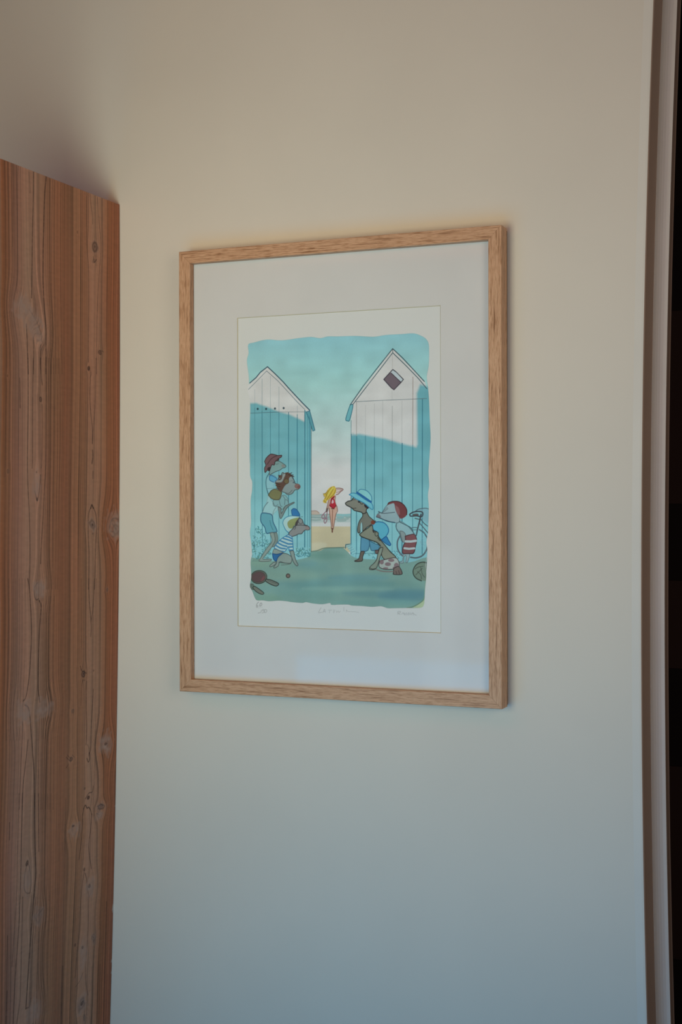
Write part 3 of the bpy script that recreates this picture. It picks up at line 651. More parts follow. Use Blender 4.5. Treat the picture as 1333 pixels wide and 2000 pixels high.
('f',(122,124,120),0.6,3,1,[1260,3629,1264,3646,1261,3663,1253,3676,1240,3684,1224,3686,1208,3681,1194,3669,1185,3654,1181,3636,1184,3619,1192,3606,1205,3598,1221,3596,1237,3601,1251,3613]),
('s',(66,72,72),0.8,6,1,[1260,3629,1264,3646,1261,3663,1253,3676,1240,3684,1224,3686,1208,3681,1194,3669,1185,3654,1181,3636,1184,3619,1192,3606,1205,3598,1221,3596,1237,3601,1251,3613,1260,3629]),
('s',(66,72,72),0.6,6,1,[1199,3568,1265,3562]),
('f',(152,182,192),1,3,1,[983,3879,1057,3922,1074,4044,1079,4172,1009,4172,985,4093,915,4181,807,4182,713,4125,754,4045,862,3947]),
('s',(40,105,140),0.8,8,1,[983,3879,1057,3922,1074,4044,1079,4172,1009,4172,985,4093,915,4181,807,4182,713,4125,754,4045,862,3947,983,3879]),
('s',(42,116,150),0.85,15,1,[936,3910,997,3922,1053,3952]),
('s',(42,116,150),0.85,15,1,[886,3947,983,3971,1061,3997]),
('s',(42,116,150),0.85,15,1,[835,3990,916,4020,983,4044]),
('s',(42,116,150),0.85,15,1,[788,4030,875,4069,956,4087]),
('s',(42,116,150),0.85,15,1,[747,4076,834,4118,929,4130]),
('s',(42,116,150),0.85,15,1,[716,4125,807,4167,895,4182]),
('s',(42,116,150),0.85,15,1,[993,4044,1070,4044]),
('s',(42,116,150),0.85,15,1,[996,4099,1074,4095]),
('s',(42,116,150),0.85,15,1,[1004,4154,1076,4153]),
('f',(118,135,126),1,3,1,[675,4224,713,4138,861,4185,888,4216,780,4229]),
('s',(80,90,84),0.8,6,1,[675,4224,713,4138,861,4185,888,4216,780,4229,675,4224]),
('f',(118,135,126),1,3,1,[786,4278,861,4216,942,4215,1022,4251,1055,4300,1028,4385,914,4381,820,4363,786,4437,711,4475,705,4450,752,4388,759,4327]),
('s',(70,84,80),0.8,8,1,[786,4278,861,4216,942,4215,1022,4251,1055,4300,1028,4385,914,4381,820,4363,786,4437,711,4475,705,4450,752,4388,759,4327,786,4278]),
('s',(70,84,80),0.8,8,1,[800,4370,914,4384,1035,4388]),
('s',(80,90,84),0.7,7,1,[847,4418,941,4411,1021,4398]),
('f',(118,135,126),1,3,1,[698,4371,623,4433,633,4454,698,4432,752,4376]),
('s',(70,84,80),0.8,7,1,[698,4371,623,4433,633,4454,698,4432,752,4376,698,4371]),
('f',(24,92,138),1,3,1,[675,4218,766,4229,874,4206,786,4278,746,4354,692,4309]),
('s',(18,64,104),0.8,8,1,[675,4218,766,4229,874,4206,786,4278,746,4354,692,4309,675,4218]),
('f',(114,130,122),1,3,1,[1012,4172,1083,4165,1109,4263,1142,4354,1175,4408,1148,4430,1091,4373,1049,4275]),
('s',(66,76,74),0.8,8,1,[1012,4172,1083,4165,1109,4263,1142,4354,1175,4408,1148,4430,1091,4373,1049,4275,1012,4172]),
('f',(105,92,82),1,3,1,[1016,4608,1014,4620,1006,4631,994,4639,980,4641,966,4639,954,4632,947,4621,944,4609,947,4596,955,4585,966,4578,980,4575,994,4578,1006,4585,1014,4595]),
('s',(60,58,54),0.8,10,1,[1016,4608,1014,4620,1006,4631,994,4639,980,4641,966,4639,954,4632,947,4621,944,4609,947,4596,955,4585,966,4578,980,4575,994,4578,1006,4585,1014,4595,1016,4608]),
('f',(78,86,74),0.8,3,1,[228,4765,300,4775,311,4864,247,4851]),
('s',(60,62,56),0.5,6,1,[228,4765,300,4775,311,4864,247,4851,228,4765]),
('f',(98,104,92),1,3,1,[284,4836,324,4807,482,4902,501,4936,458,4948,355,4904]),
('s',(42,52,48),0.8,8,1,[284,4836,324,4807,482,4902,501,4936,458,4948,355,4904,284,4836]),
('f',(84,92,80),1,3,1,[565,4618,559,4664,531,4707,484,4739,425,4756,363,4756,308,4738,268,4705,249,4662,254,4616,283,4573,330,4541,390,4524,451,4524,506,4542,546,4575]),
('s',(48,52,48),0.8,8,1,[565,4618,559,4664,531,4707,484,4739,425,4756,363,4756,308,4738,268,4705,249,4662,254,4616,283,4573,330,4541,390,4524,451,4524,506,4542,546,4575,565,4618]),
('f',(82,64,64),1,8,1,[530,4622,525,4658,502,4691,463,4717,415,4731,364,4731,319,4717,286,4692,271,4658,276,4622,299,4589,339,4563,387,4549,438,4549,482,4563,515,4589]),
('f',(120,66,66),0.5,16,1,[530,4625,536,4635,534,4649,526,4666,513,4684,497,4699,479,4709,464,4713,452,4710,447,4700,448,4686,456,4669,470,4651,486,4636,503,4626,519,4622]),
('s',(60,48,48),0.7,5,1,[533,4622,528,4659,504,4693,465,4720,415,4734,363,4734,317,4720,284,4693,268,4659,273,4622,297,4587,337,4561,387,4546,438,4547,484,4561,518,4587,533,4622]),
('f',(94,104,94),1,3,1,[547,4674,642,4687,784,4742,783,4778,736,4793,641,4766,539,4710]),
('s',(42,50,46),0.8,9,1,[547,4674,642,4687,784,4742,783,4778,736,4793,641,4766,539,4710,547,4674]),
('s',(60,66,60),0.5,5,1,[578,4695,760,4757]),
('f',(176,140,118),1,3,1,[1816,3232,1859,3192,1899,3192,1892,3249,1883,3293,1909,3361,1918,3410,1930,3459,1909,3474,1900,3522,1871,3635,1859,3731,1844,3832,1826,3836,1818,3779,1805,3667,1786,3538,1771,3449,1769,3401,1780,3361,1780,3321,1798,3280]),
('s',(120,85,70),0.7,9,1,[1771,3409,1784,3522,1807,3659,1815,3771]),
('s',(120,85,70),0.7,9,1,[1920,3377,1930,3459,1903,3514,1879,3618,1861,3723,1848,3779]),
('s',(130,90,72),0.8,9,1,[1837,3441,1833,3570,1835,3731]),
('s',(95,60,45),0.8,14,1,[1831,3767,1830,3828]),
('s',(120,85,70),0.6,8,1,[1894,3200,1887,3289,1911,3377]),
('f',(160,22,38),1,3,1,[1816,3216,1868,3196,1884,3188,1859,3240,1833,3256,1868,3249,1887,3317,1904,3357,1902,3381,1880,3405,1851,3421,1815,3401,1778,3377,1782,3349,1800,3321,1800,3280]),
('f',(196,150,150),1,4,1,[1840,3260,1859,3297,1855,3321,1824,3329,1820,3301]),
('s',(96,10,24),0.6,9,1,[1868,3216,1816,3264,1802,3321]),
('s',(90,15,28),0.5,8,1,[1780,3357,1852,3419,1907,3361]),
('s',(80,40,30),0.6,10,1,[1815,3419,1867,3424]),
('s',(168,134,116),1,24,1,[1781,3264,1761,3320,1754,3361,1736,3425,1732,3453]),
('s',(120,88,78),0.7,7,1,[1767,3264,1745,3336,1732,3393,1718,3449]),
('s',(110,80,70),0.5,7,1,[1789,3321,1763,3377,1745,3449]),
('f',(186,168,158),1,3,1,[1899,3068,1973,3064,2038,3088,1999,3121,1947,3165,1907,3180,1893,3144]),
('s',(125,90,80),0.85,9,1,[1902,3065,1973,3064,2038,3086,1990,3125,1947,3165,1907,3178]),
('s',(140,105,95),0.6,8,1,[1905,3092,1956,3088,2008,3095,1956,3129,1908,3136]),
('f',(186,158,48),1,4,1,[1869,3027,1899,3068,1905,3120,1873,3184,1824,3224,1772,3256,1737,3280,1710,3320,1675,3320,1653,3292,1676,3247,1693,3215,1663,3167,1711,3143,1746,3087,1799,3043]),
('s',(140,112,28),0.7,9,1,[1816,3047,1755,3127,1693,3248]),
('s',(140,112,28),0.7,9,1,[1869,3039,1816,3136,1728,3264]),
('s',(140,112,28),0.7,9,1,[1899,3088,1860,3168,1781,3240]),
('s',(140,112,28),0.7,9,1,[1746,3103,1711,3151,1663,3159]),
('s',(140,112,28),0.7,9,1,[1711,3143,1715,3183]),
('s',(140,112,28),0.7,9,1,[1667,3167,1680,3215]),
('s',(140,112,28),0.7,9,1,[1675,3280,1719,3320]),
('s',(205,178,70),0.6,12,1,[1860,3055,1790,3111,1746,3183]),
('s',(130,100,108),0.8,10,1,[1732,3449,1692,3489,1657,3522,1635,3546,1639,3586,1674,3594,1683,3538,1652,3530]),
('s',(130,100,108),0.8,10,1,[1732,3457,1727,3538,1692,3602,1674,3634,1691,3675,1722,3643,1727,3586,1691,3610]),
('s',(90,75,70),0.8,20,1,[1734,3425,1725,3464]),
('s',(66,78,84),0.0,11,1,[3625,3992,3610,4094,3567,4181,3503,4239,3427,4260,3351,4241,3287,4183,3245,4097,3230,3994,3246,3891,3289,3804,3354,3746,3429,3726,3505,3746,3569,3804,3611,3890,3625,3992]),
('s',(82,94,100),0.8,15,1,[3091,3888,3044,3982,3046,4108,3096,4195,3156,4244]),
('s',(76,92,96),0.9,15,1,[3282,4253,3387,4261,3493,4222,3566,4129,3599,3992]),
('s',(70,88,94),0.85,14,1,[3442,3782,3521,3831,3580,3918]),
('s',(110,150,155),0.45,4,0,[3455,3993,3560,4177]),
('s',(110,150,155),0.45,4,0,[3455,3993,3608,4095]),
('s',(110,150,155),0.45,4,0,[3455,3993,3625,3992]),
('s',(110,150,155),0.45,4,0,[3455,3993,3609,3890]),
('s',(110,150,155),0.45,4,0,[3455,3993,3562,3808]),
('f',(116,152,160),0.6,6,1,[3378,3458,3457,3421,3562,3421,3608,3471,3601,3670,3483,3570,3483,3483]),
('s',(66,78,84),0.7,8,1,[3365,3470,3431,3431,3549,3416,3602,3428]),
('s',(58,64,70),0.85,13,1,[3265,3520,3325,3485,3417,3471,3496,3486,3496,3545,3457,3558,3391,3545,3285,3551,3265,3520]),
('f',(78,62,56),0.9,3,1,[3325,3514,3404,3508,3430,3527,3391,3548,3331,3543]),
('s',(62,66,72),0.85,15,1,[3470,3520,3443,3645,3416,3744,3383,3881]),
('s',(66,78,84),0.75,9,1,[3470,3607,3522,3670,3587,3719]),
('s',(66,78,84),0.75,10,1,[3456,3682,3535,3769,3600,3843]),
('s',(60,60,60),0.6,11,1,[3364,3589,3443,3607]),
('s',(66,78,84),0.7,8,1,[3284,3757,3350,3744,3416,3750]),
('s',(66,78,84),0.6,8,1,[3310,3788,3403,3782]),
('f',(122,158,158),1,3,1,[3059,3657,3099,3635,3218,3707,3297,3794,3350,3869,3184,3907,3150,3944,3084,3845,3018,3745,3018,3689]),
('s',(80,110,115),0.7,7,1,[3059,3657,3099,3635,3218,3707,3297,3794,3350,3869,3184,3907,3150,3944,3084,3845,3018,3745,3018,3689,3059,3657]),
('s',(55,80,85),0.8,9,1,[3079,3647,3191,3701,3284,3751,3350,3863]),
('s',(70,95,100),0.8,8,1,[3025,3682,3025,3770,3084,3857,3111,3957,3144,3994]),
('f',(118,130,126),0.9,3,1,[3085,3807,3144,3813,3191,3869,3184,3944,3157,4001,3124,3957]),
('s',(76,84,84),0.6,7,1,[3085,3807,3144,3813,3191,3869,3184,3944,3157,4001,3124,3957,3085,3807]),
('f',(124,150,150),0.9,3,1,[3149,4194,3262,4196,3228,4331,3195,4334,3202,4231,3165,4244,3155,4344,3095,4355,3089,4335,3136,4307]),
('s',(84,98,98),0.7,7,1,[3149,4194,3262,4196,3228,4331,3195,4334,3202,4231,3165,4244,3155,4344,3095,4355,3089,4335,3136,4307,3149,4194]),
('f',(114,72,72),1,3,1,[3184,3894,3270,3869,3352,3863,3391,3956,3369,4068,3335,4180,3229,4191,3136,4182,3150,4057,3190,3982]),
('s',(72,46,50),0.8,9,1,[3184,3894,3270,3869,3352,3863,3391,3956,3369,4068,3335,4180,3229,4191,3136,4182,3150,4057,3190,3982,3184,3894]),
('s',(158,170,166),0.95,22,0,[3190,3982,3283,3984,3378,3971]),
('s',(158,170,166),0.95,20,0,[3170,4100,3256,4109,3349,4099]),
('f',(128,152,152),1,3,1,[2657,3559,2677,3519,2718,3481,2758,3494,2812,3412,2873,3350,2980,3307,3020,3419,3039,3507,3088,3588,3061,3660,2965,3660,2831,3622,2737,3594]),
('s',(66,84,90),0.6,7,1,[2657,3559,2677,3519,2718,3481,2758,3494,2812,3412,2873,3350,2980,3307,3020,3419,3039,3507,3088,3588,3061,3660,2965,3660,2831,3622,2737,3594,2657,3559]),
('s',(46,74,88),0.8,10,1,[2657,3563,2751,3594,2858,3638,2992,3660]),
('f',(98,72,74),0.7,6,1,[2654,3557,2677,3519,2724,3532,2738,3569,2697,3584]),
('s',(66,76,82),0.8,7,1,[2698,3469,2738,3494,2805,3504,2993,3484]),
('s',(66,76,82),0.6,6,1,[2751,3500,2805,3469,2873,3419]),
('s',(60,74,84),0.7,6,1,[2691,3475,2718,3494,2697,3519]),
('s',(66,76,82),0.5,7,1,[2751,3494,2805,3444,2859,3400]),
('f',(106,56,56),1,7,1,[2866,3356,2886,3325,2953,3300,3060,3301,3153,3355,3209,3439,3211,3532,3139,3589,3086,3585,3059,3532,3019,3470,3000,3407,2980,3332,2913,3344]),
('s',(70,38,40),0.8,9,1,[2866,3356,2886,3321,2967,3297,3074,3305,3160,3360,3213,3445,3212,3526]),
('f',(138,100,98),0.5,14,1,[3007,3369,3073,3420,3086,3520,3046,3520,3020,3457]),
('f',(72,128,148),1,3,1,[2373,3916,2452,3932,2520,3960,2533,3998,2503,4137,2410,4160,2364,4144]),
('s',(40,84,104),0.8,8,1,[2373,3916,2452,3932,2520,3960,2533,3998,2503,4137,2410,4160,2364,4144,2373,3916]),
('f',(72,128,148),1,3,1,[2522,3972,2641,4029,2706,4053,2697,4123,2641,4138,2557,4136]),
('s',(40,84,104),0.8,8,1,[2522,3972,2641,4029,2706,4053,2697,4123,2641,4138,2557,4136,2522,3972]),
('f',(92,84,74),1,3,1,[2367,4163,2435,4165,2403,4251,2396,4320,2342,4337,2263,4338,2260,4322,2328,4287]),
('s',(50,46,44),0.8,8,1,[2367,4163,2435,4165,2403,4251,2396,4320,2342,4337,2263,4338,2260,4322,2328,4287,2367,4163]),
('f',(98,80,76),1,3,1,[2634,4142,2692,4138,2681,4196,2640,4192]),
('s',(60,50,48),0.8,7,1,[2634,4142,2692,4138,2681,4196,2640,4192,2634,4142]),
('f',(104,106,94),1,3,1,[2400,3493,2470,3474,2522,3556,2616,3638,2582,3683,2480,3746,2405,3803,2392,3683,2369,3683,2358,3796,2344,3841,2310,3828,2310,3733,2345,3632,2400,3556]),
('s',(52,52,46),0.8,8,1,[2400,3493,2470,3474,2522,3556,2616,3638,2582,3683,2480,3746,2405,3803,2392,3683,2369,3683,2358,3796,2344,3841,2310,3828,2310,3733,2345,3632,2400,3556,2400,3493]),
('s',(56,56,50),0.8,8,1,[2392,3670,2399,3746,2405,3809]),
('f',(128,168,166),0.9,3,1,[2365,3683,2392,3670,2396,3803,2360,3809]),
('f',(112,112,98),1,3,1,[2080,3325,2128,3293,2196,3277,2231,3233,2295,3246,2353,3297,2435,3329,2509,3399,2475,3430,2461,3493,2400,3506,2379,3483,2250,3452,2196,3407,2100,3359]),
('s',(50,50,46),0.8,10,1,[2080,3325,2128,3293,2196,3277,2231,3233,2295,3246,2353,3297,2435,3329,2509,3399,2475,3430,2461,3493,2400,3506,2379,3483,2250,3452,2196,3407,2100,3359,2080,3325]),
('s',(56,52,48),0.7,8,1,[2196,3407,2230,3417,2278,3411]),
('f',(36,38,42),0.9,3,1,[2357,3301,2355,3309,2351,3315,2344,3320,2335,3321,2327,3319,2320,3315,2315,3308,2314,3301,2315,3293,2320,3286,2327,3282,2335,3281,2344,3282,2351,3287,2356,3293]),
('f',(112,112,98),0.8,3,1,[2417,3310,2415,3323,2408,3333,2398,3340,2387,3343,2375,3340,2366,3333,2359,3322,2357,3310,2359,3297,2366,3287,2376,3280,2387,3277,2399,3280,2408,3287,2415,3298]),
('s',(50,50,46),0.8,7,1,[2417,3310,2415,3323,2408,3333,2398,3340,2387,3343,2375,3340,2366,3333,2359,3322,2357,3310,2359,3297,2366,3287,2376,3280,2387,3277,2399,3280,2408,3287,2415,3298,2417,3310]),
('s',(56,52,48),0.6,7,1,[2203,3271,2265,3265]),
('f',(44,34,38),0.95,3,1,[2430,3348,2482,3355,2516,3386,2506,3418,2448,3399]),
('f',(96,168,184),1,3,1,[2149,3178,2210,3151,2299,3167,2442,3260,2561,3323,2597,3405,2579,3437,2522,3399,2428,3323,2278,3252,2197,3199]),
('s',(40,120,148),0.8,8,1,[2149,3178,2210,3151,2299,3167,2442,3260,2561,3323,2597,3405,2579,3437,2522,3399,2428,3323,2278,3252,2197,3199,2149,3178]),
('f',(116,178,188),1,3,1,[2299,3141,2361,3089,2469,3108,2537,3166,2570,3229,2553,3311,2415,3241]),
('s',(40,110,140),0.8,7,1,[2299,3141,2361,3089,2469,3108,2537,3166,2570,3229,2553,3311,2415,3241,2299,3141]),
('s',(22,88,138),0.95,19,1,[2299,3141,2415,3213,2557,3307]),
('f',(74,156,172),1,3,1,[2616,3664,2697,3647,2804,3670,2871,3745,2877,3827,2823,3908,2756,3956,2696,3909,2680,3833,2602,3783,2586,3720]),
('s',(20,92,132),0.8,9,1,[2616,3664,2697,3647,2804,3670,2871,3745,2877,3827,2823,3908,2756,3956,2696,3909,2680,3833,2602,3783,2586,3720,2616,3664]),
('f',(36,114,154),1,3,1,[2747,3961,2837,3902,2883,3971,2921,4033,2896,4058,2816,4015]),
('s',(18,72,118),0.8,8,1,[2747,3961,2837,3902,2883,3971,2921,4033,2896,4058,2816,4015,2747,3961]),
('f',(116,120,102),1,3,1,[2344,3866,2426,3803,2507,3752,2575,3708,2602,3796,2669,3827,2696,3896,2742,3971,2816,4053,2909,4159,3016,4260,2909,4284,2822,4300,2761,4248,2742,4160,2695,4135,2735,4072,2668,4003,2533,3960,2378,3904]),
('s',(52,54,48),0.8,9,1,[2344,3866,2426,3803,2507,3752,2575,3708,2602,3796,2669,3827,2696,3896,2742,3971,2816,4053,2909,4159,3016,4260,2909,4284,2822,4300,2761,4248,2742,4160,2695,4135,2735,4072,2668,4003,2533,3960,2378,3904,2344,3866]),
('s',(50,52,46),0.8,10,1,[2344,3866,2378,3904,2533,3960,2655,4003,2722,4060]),
('f',(112,52,32),0.95,6,1,[2636,3660,2633,3674,2624,3687,2611,3695,2595,3698,2580,3695,2567,3687,2558,3674,2555,3660,2558,3645,2567,3633,2580,3625,2596,3622,2611,3625,2624,3633,2633,3645]),
('f',(60,40,36),0.8,3,1,[2651,3645,2650,3652,2645,3659,2639,3663,2632,3665,2625,3663,2619,3659,2615,3652,2613,3645,2615,3637,2619,3630,2625,3626,2632,3625,2639,3626,2646,3630,2650,3637]),
('f',(44,40,40),0.9,3,1,[2581,3790,2615,3802,2622,3840,2595,3834]),
('f',(56,58,48),0.8,3,1,[2669,3921,2709,3909,2749,3971,2716,3978]),
('f',(116,120,102),0.8,3,1,[2695,3858,2692,3873,2685,3885,2674,3893,2662,3896,2650,3894,2639,3885,2632,3873,2630,3859,2632,3844,2639,3832,2650,3824,2662,3821,2675,3824,2685,3832,2692,3844]),
('s',(52,54,48),0.8,7,1,[2695,3858,2692,3873,2685,3885,2674,3893,2662,3896,2650,3894,2639,3885,2632,3873,2630,3859,2632,3844,2639,3832,2650,3824,2662,3821,2675,3824,2685,3832,2692,3844,2695,3858]),
('f',(146,156,146),1,3,1,[2714,4326,2815,4297,3002,4264,3066,4332,3066,4432,2935,4462,2801,4463,2707,4422]),
('s',(64,54,56),0.8,8,1,[2714,4326,2815,4297,3002,4264,3066,4332,3066,4432,2935,4462,2801,4463,2707,4422,2714,4326]),
('f',(110,88,90),0.9,6,1,[2792,4342,2789,4357,2781,4370,2769,4379,2754,4382,2740,4379,2727,4371,2719,4358,2717,4342,2720,4327,2728,4314,2740,4305,2754,4302,2769,4305,2781,4313,2789,4326]),
('f',(110,88,90),0.9,6,1,[2924,4375,2920,4388,2908,4398,2890,4406,2868,4408,2847,4406,2828,4399,2816,4389,2812,4376,2816,4364,2828,4353,2847,4346,2868,4343,2890,4346,2908,4352,2920,4363]),
('f',(110,88,90),0.9,6,1,[2985,4308,2981,4319,2968,4328,2950,4334,2929,4336,2907,4335,2889,4329,2877,4320,2873,4309,2877,4299,2889,4290,2907,4284,2929,4281,2950,4283,2969,4289,2981,4298]),
('f',(110,88,90),0.9,6,1,[3069,4397,3065,4416,3055,4431,3040,4442,3023,4446,3006,4442,2991,4432,2981,4417,2978,4398,2981,4380,2991,4365,3006,4354,3023,4350,3041,4354,3055,4364,3065,4379]),
('f',(110,88,90),0.9,6,1,[2876,4445,2872,4451,2862,4456,2846,4459,2828,4460,2809,4459,2793,4456,2783,4452,2779,4446,2783,4440,2794,4435,2809,4432,2828,4430,2846,4431,2862,4434,2872,4439]),
('f',(110,88,90),0.9,6,1,[2994,4440,2992,4447,2988,4454,2982,4458,2975,4460,2968,4458,2962,4454,2958,4448,2956,4440,2958,4432,2962,4426,2968,4421,2975,4420,2982,4421,2988,4426,2992,4432]),
('f',(116,128,112),1,3,1,[2715,4104,2776,4091,2748,4198,2714,4286,2673,4412,2626,4469,2531,4470,2545,4420,2613,4362,2660,4299,2681,4211]),
('s',(58,58,54),0.8,8,1,[2715,4104,2776,4091,2748,4198,2714,4286,2673,4412,2626,4469,2531,4470,2545,4420,2613,4362,2660,4299,2681,4211,2715,4104]),
('f',(104,92,84),1,3,1,[2975,4444,3068,4414,3128,4519,3097,4551,2974,4549,2968,4521]),
('s',(54,50,48),0.8,8,1,[2975,4444,3068,4414,3128,4519,3097,4551,2974,4549,2968,4521,2975,4444]),
('s',(60,54,52),0.7,6,1,[3015,4496,3028,4539]),
('s',(60,54,52),0.7,6,1,[3062,4483,3081,4539]),
('s',(110,98,92),0.7,12,1,[2653,4469,2747,4497,2881,4504,2961,4499]),
('s',(54,50,48),0.7,7,1,[2531,4445,2585,4463,2639,4453]),
('f',(96,108,88),0.75,6,1,[3566,4341,3479,4331,3384,4378,3329,4468,3339,4550,3397,4618,3492,4644,3564,4622]),
('s',(52,60,52),0.85,10,1,[3566,4341,3479,4334,3384,4378,3329,4468,3335,4550,3390,4615,3477,4651]),
('s',(66,74,64),0.7,7,1,[3361,4453,3420,4418,3507,4404]),
('s',(66,74,64),0.7,7,1,[3376,4550,3434,4494,3493,4438]),
('s',(66,74,64),0.7,7,1,[3464,4425,3492,4534,3536,4589]),
('s',(66,74,64),0.7,7,1,[3405,4494,3463,4548,3477,4617]),
('s',(128,130,126),0.75,9,1,[397,5088,367,5122,356,5166,370,5182,385,5160,367,5146]),
('s',(128,130,126),0.75,9,1,[434,5109,458,5103,464,5130,446,5150,421,5156,434,5109]),
('s',(128,130,126),0.35,5,1,[397,5192,482,5174]),
('s',(128,130,126),0.6,8,1,[390,5285,439,5273]),
('s',(128,130,126),0.6,8,1,[457,5229,448,5262]),
('s',(128,130,126),0.6,8,1,[506,5217,482,5218,478,5239,506,5236,509,5261,469,5283]),
('s',(128,130,126),0.6,8,1,[530,5216,560,5227,554,5260,518,5271,518,5228,530,5216]),
('s',(128,130,126),0.6,6,1,[1616,5157,1580,5214,1573,5247,1633,5233]),
('s',(128,130,126),0.6,6,1,[1650,5245,1681,5180,1694,5236]),
('s',(128,130,126),0.6,6,1,[1659,5221,1694,5218]),
('s',(128,130,126),0.5,6,1,[1756,5194,1821,5193]),
('s',(128,130,126),0.5,6,1,[1786,5198,1773,5242]),
('s',(128,130,126),0.5,6,1,[1852,5188,1856,5240,1878,5187]),
('s',(128,130,126),0.5,6,1,[1904,5203,1913,5231,1939,5202,1956,5230,1983,5205]),
('s',(128,130,126),0.45,6,1,[2048,5139,2049,5208]),
('s',(128,130,126),0.45,6,1,[2095,5178,2095,5219]),
('s',(128,130,126),0.45,6,1,[2095,5187,2130,5210,2182,5209,2268,5211,2328,5221]),
('s',(128,130,126),0.5,7,1,[3049,5232,3052,5186,3098,5185,3091,5205,3056,5212,3091,5234]),
('s',(128,130,126),0.5,7,1,[3119,5230,3140,5203,3161,5229]),
('s',(128,130,126),0.5,7,1,[3161,5203,3178,5242,3189,5209]),
('s',(128,130,126),0.5,7,1,[3210,5202,3213,5241]),
('s',(128,130,126),0.5,7,1,[3231,5224,3245,5201,3258,5224,3241,5240]),
('s',(128,130,126),0.5,7,1,[3273,5200,3286,5233,3314,5199,3328,5238]),
('s',(128,130,126),0.5,7,1,[3328,5199,3356,5231,3384,5237])]

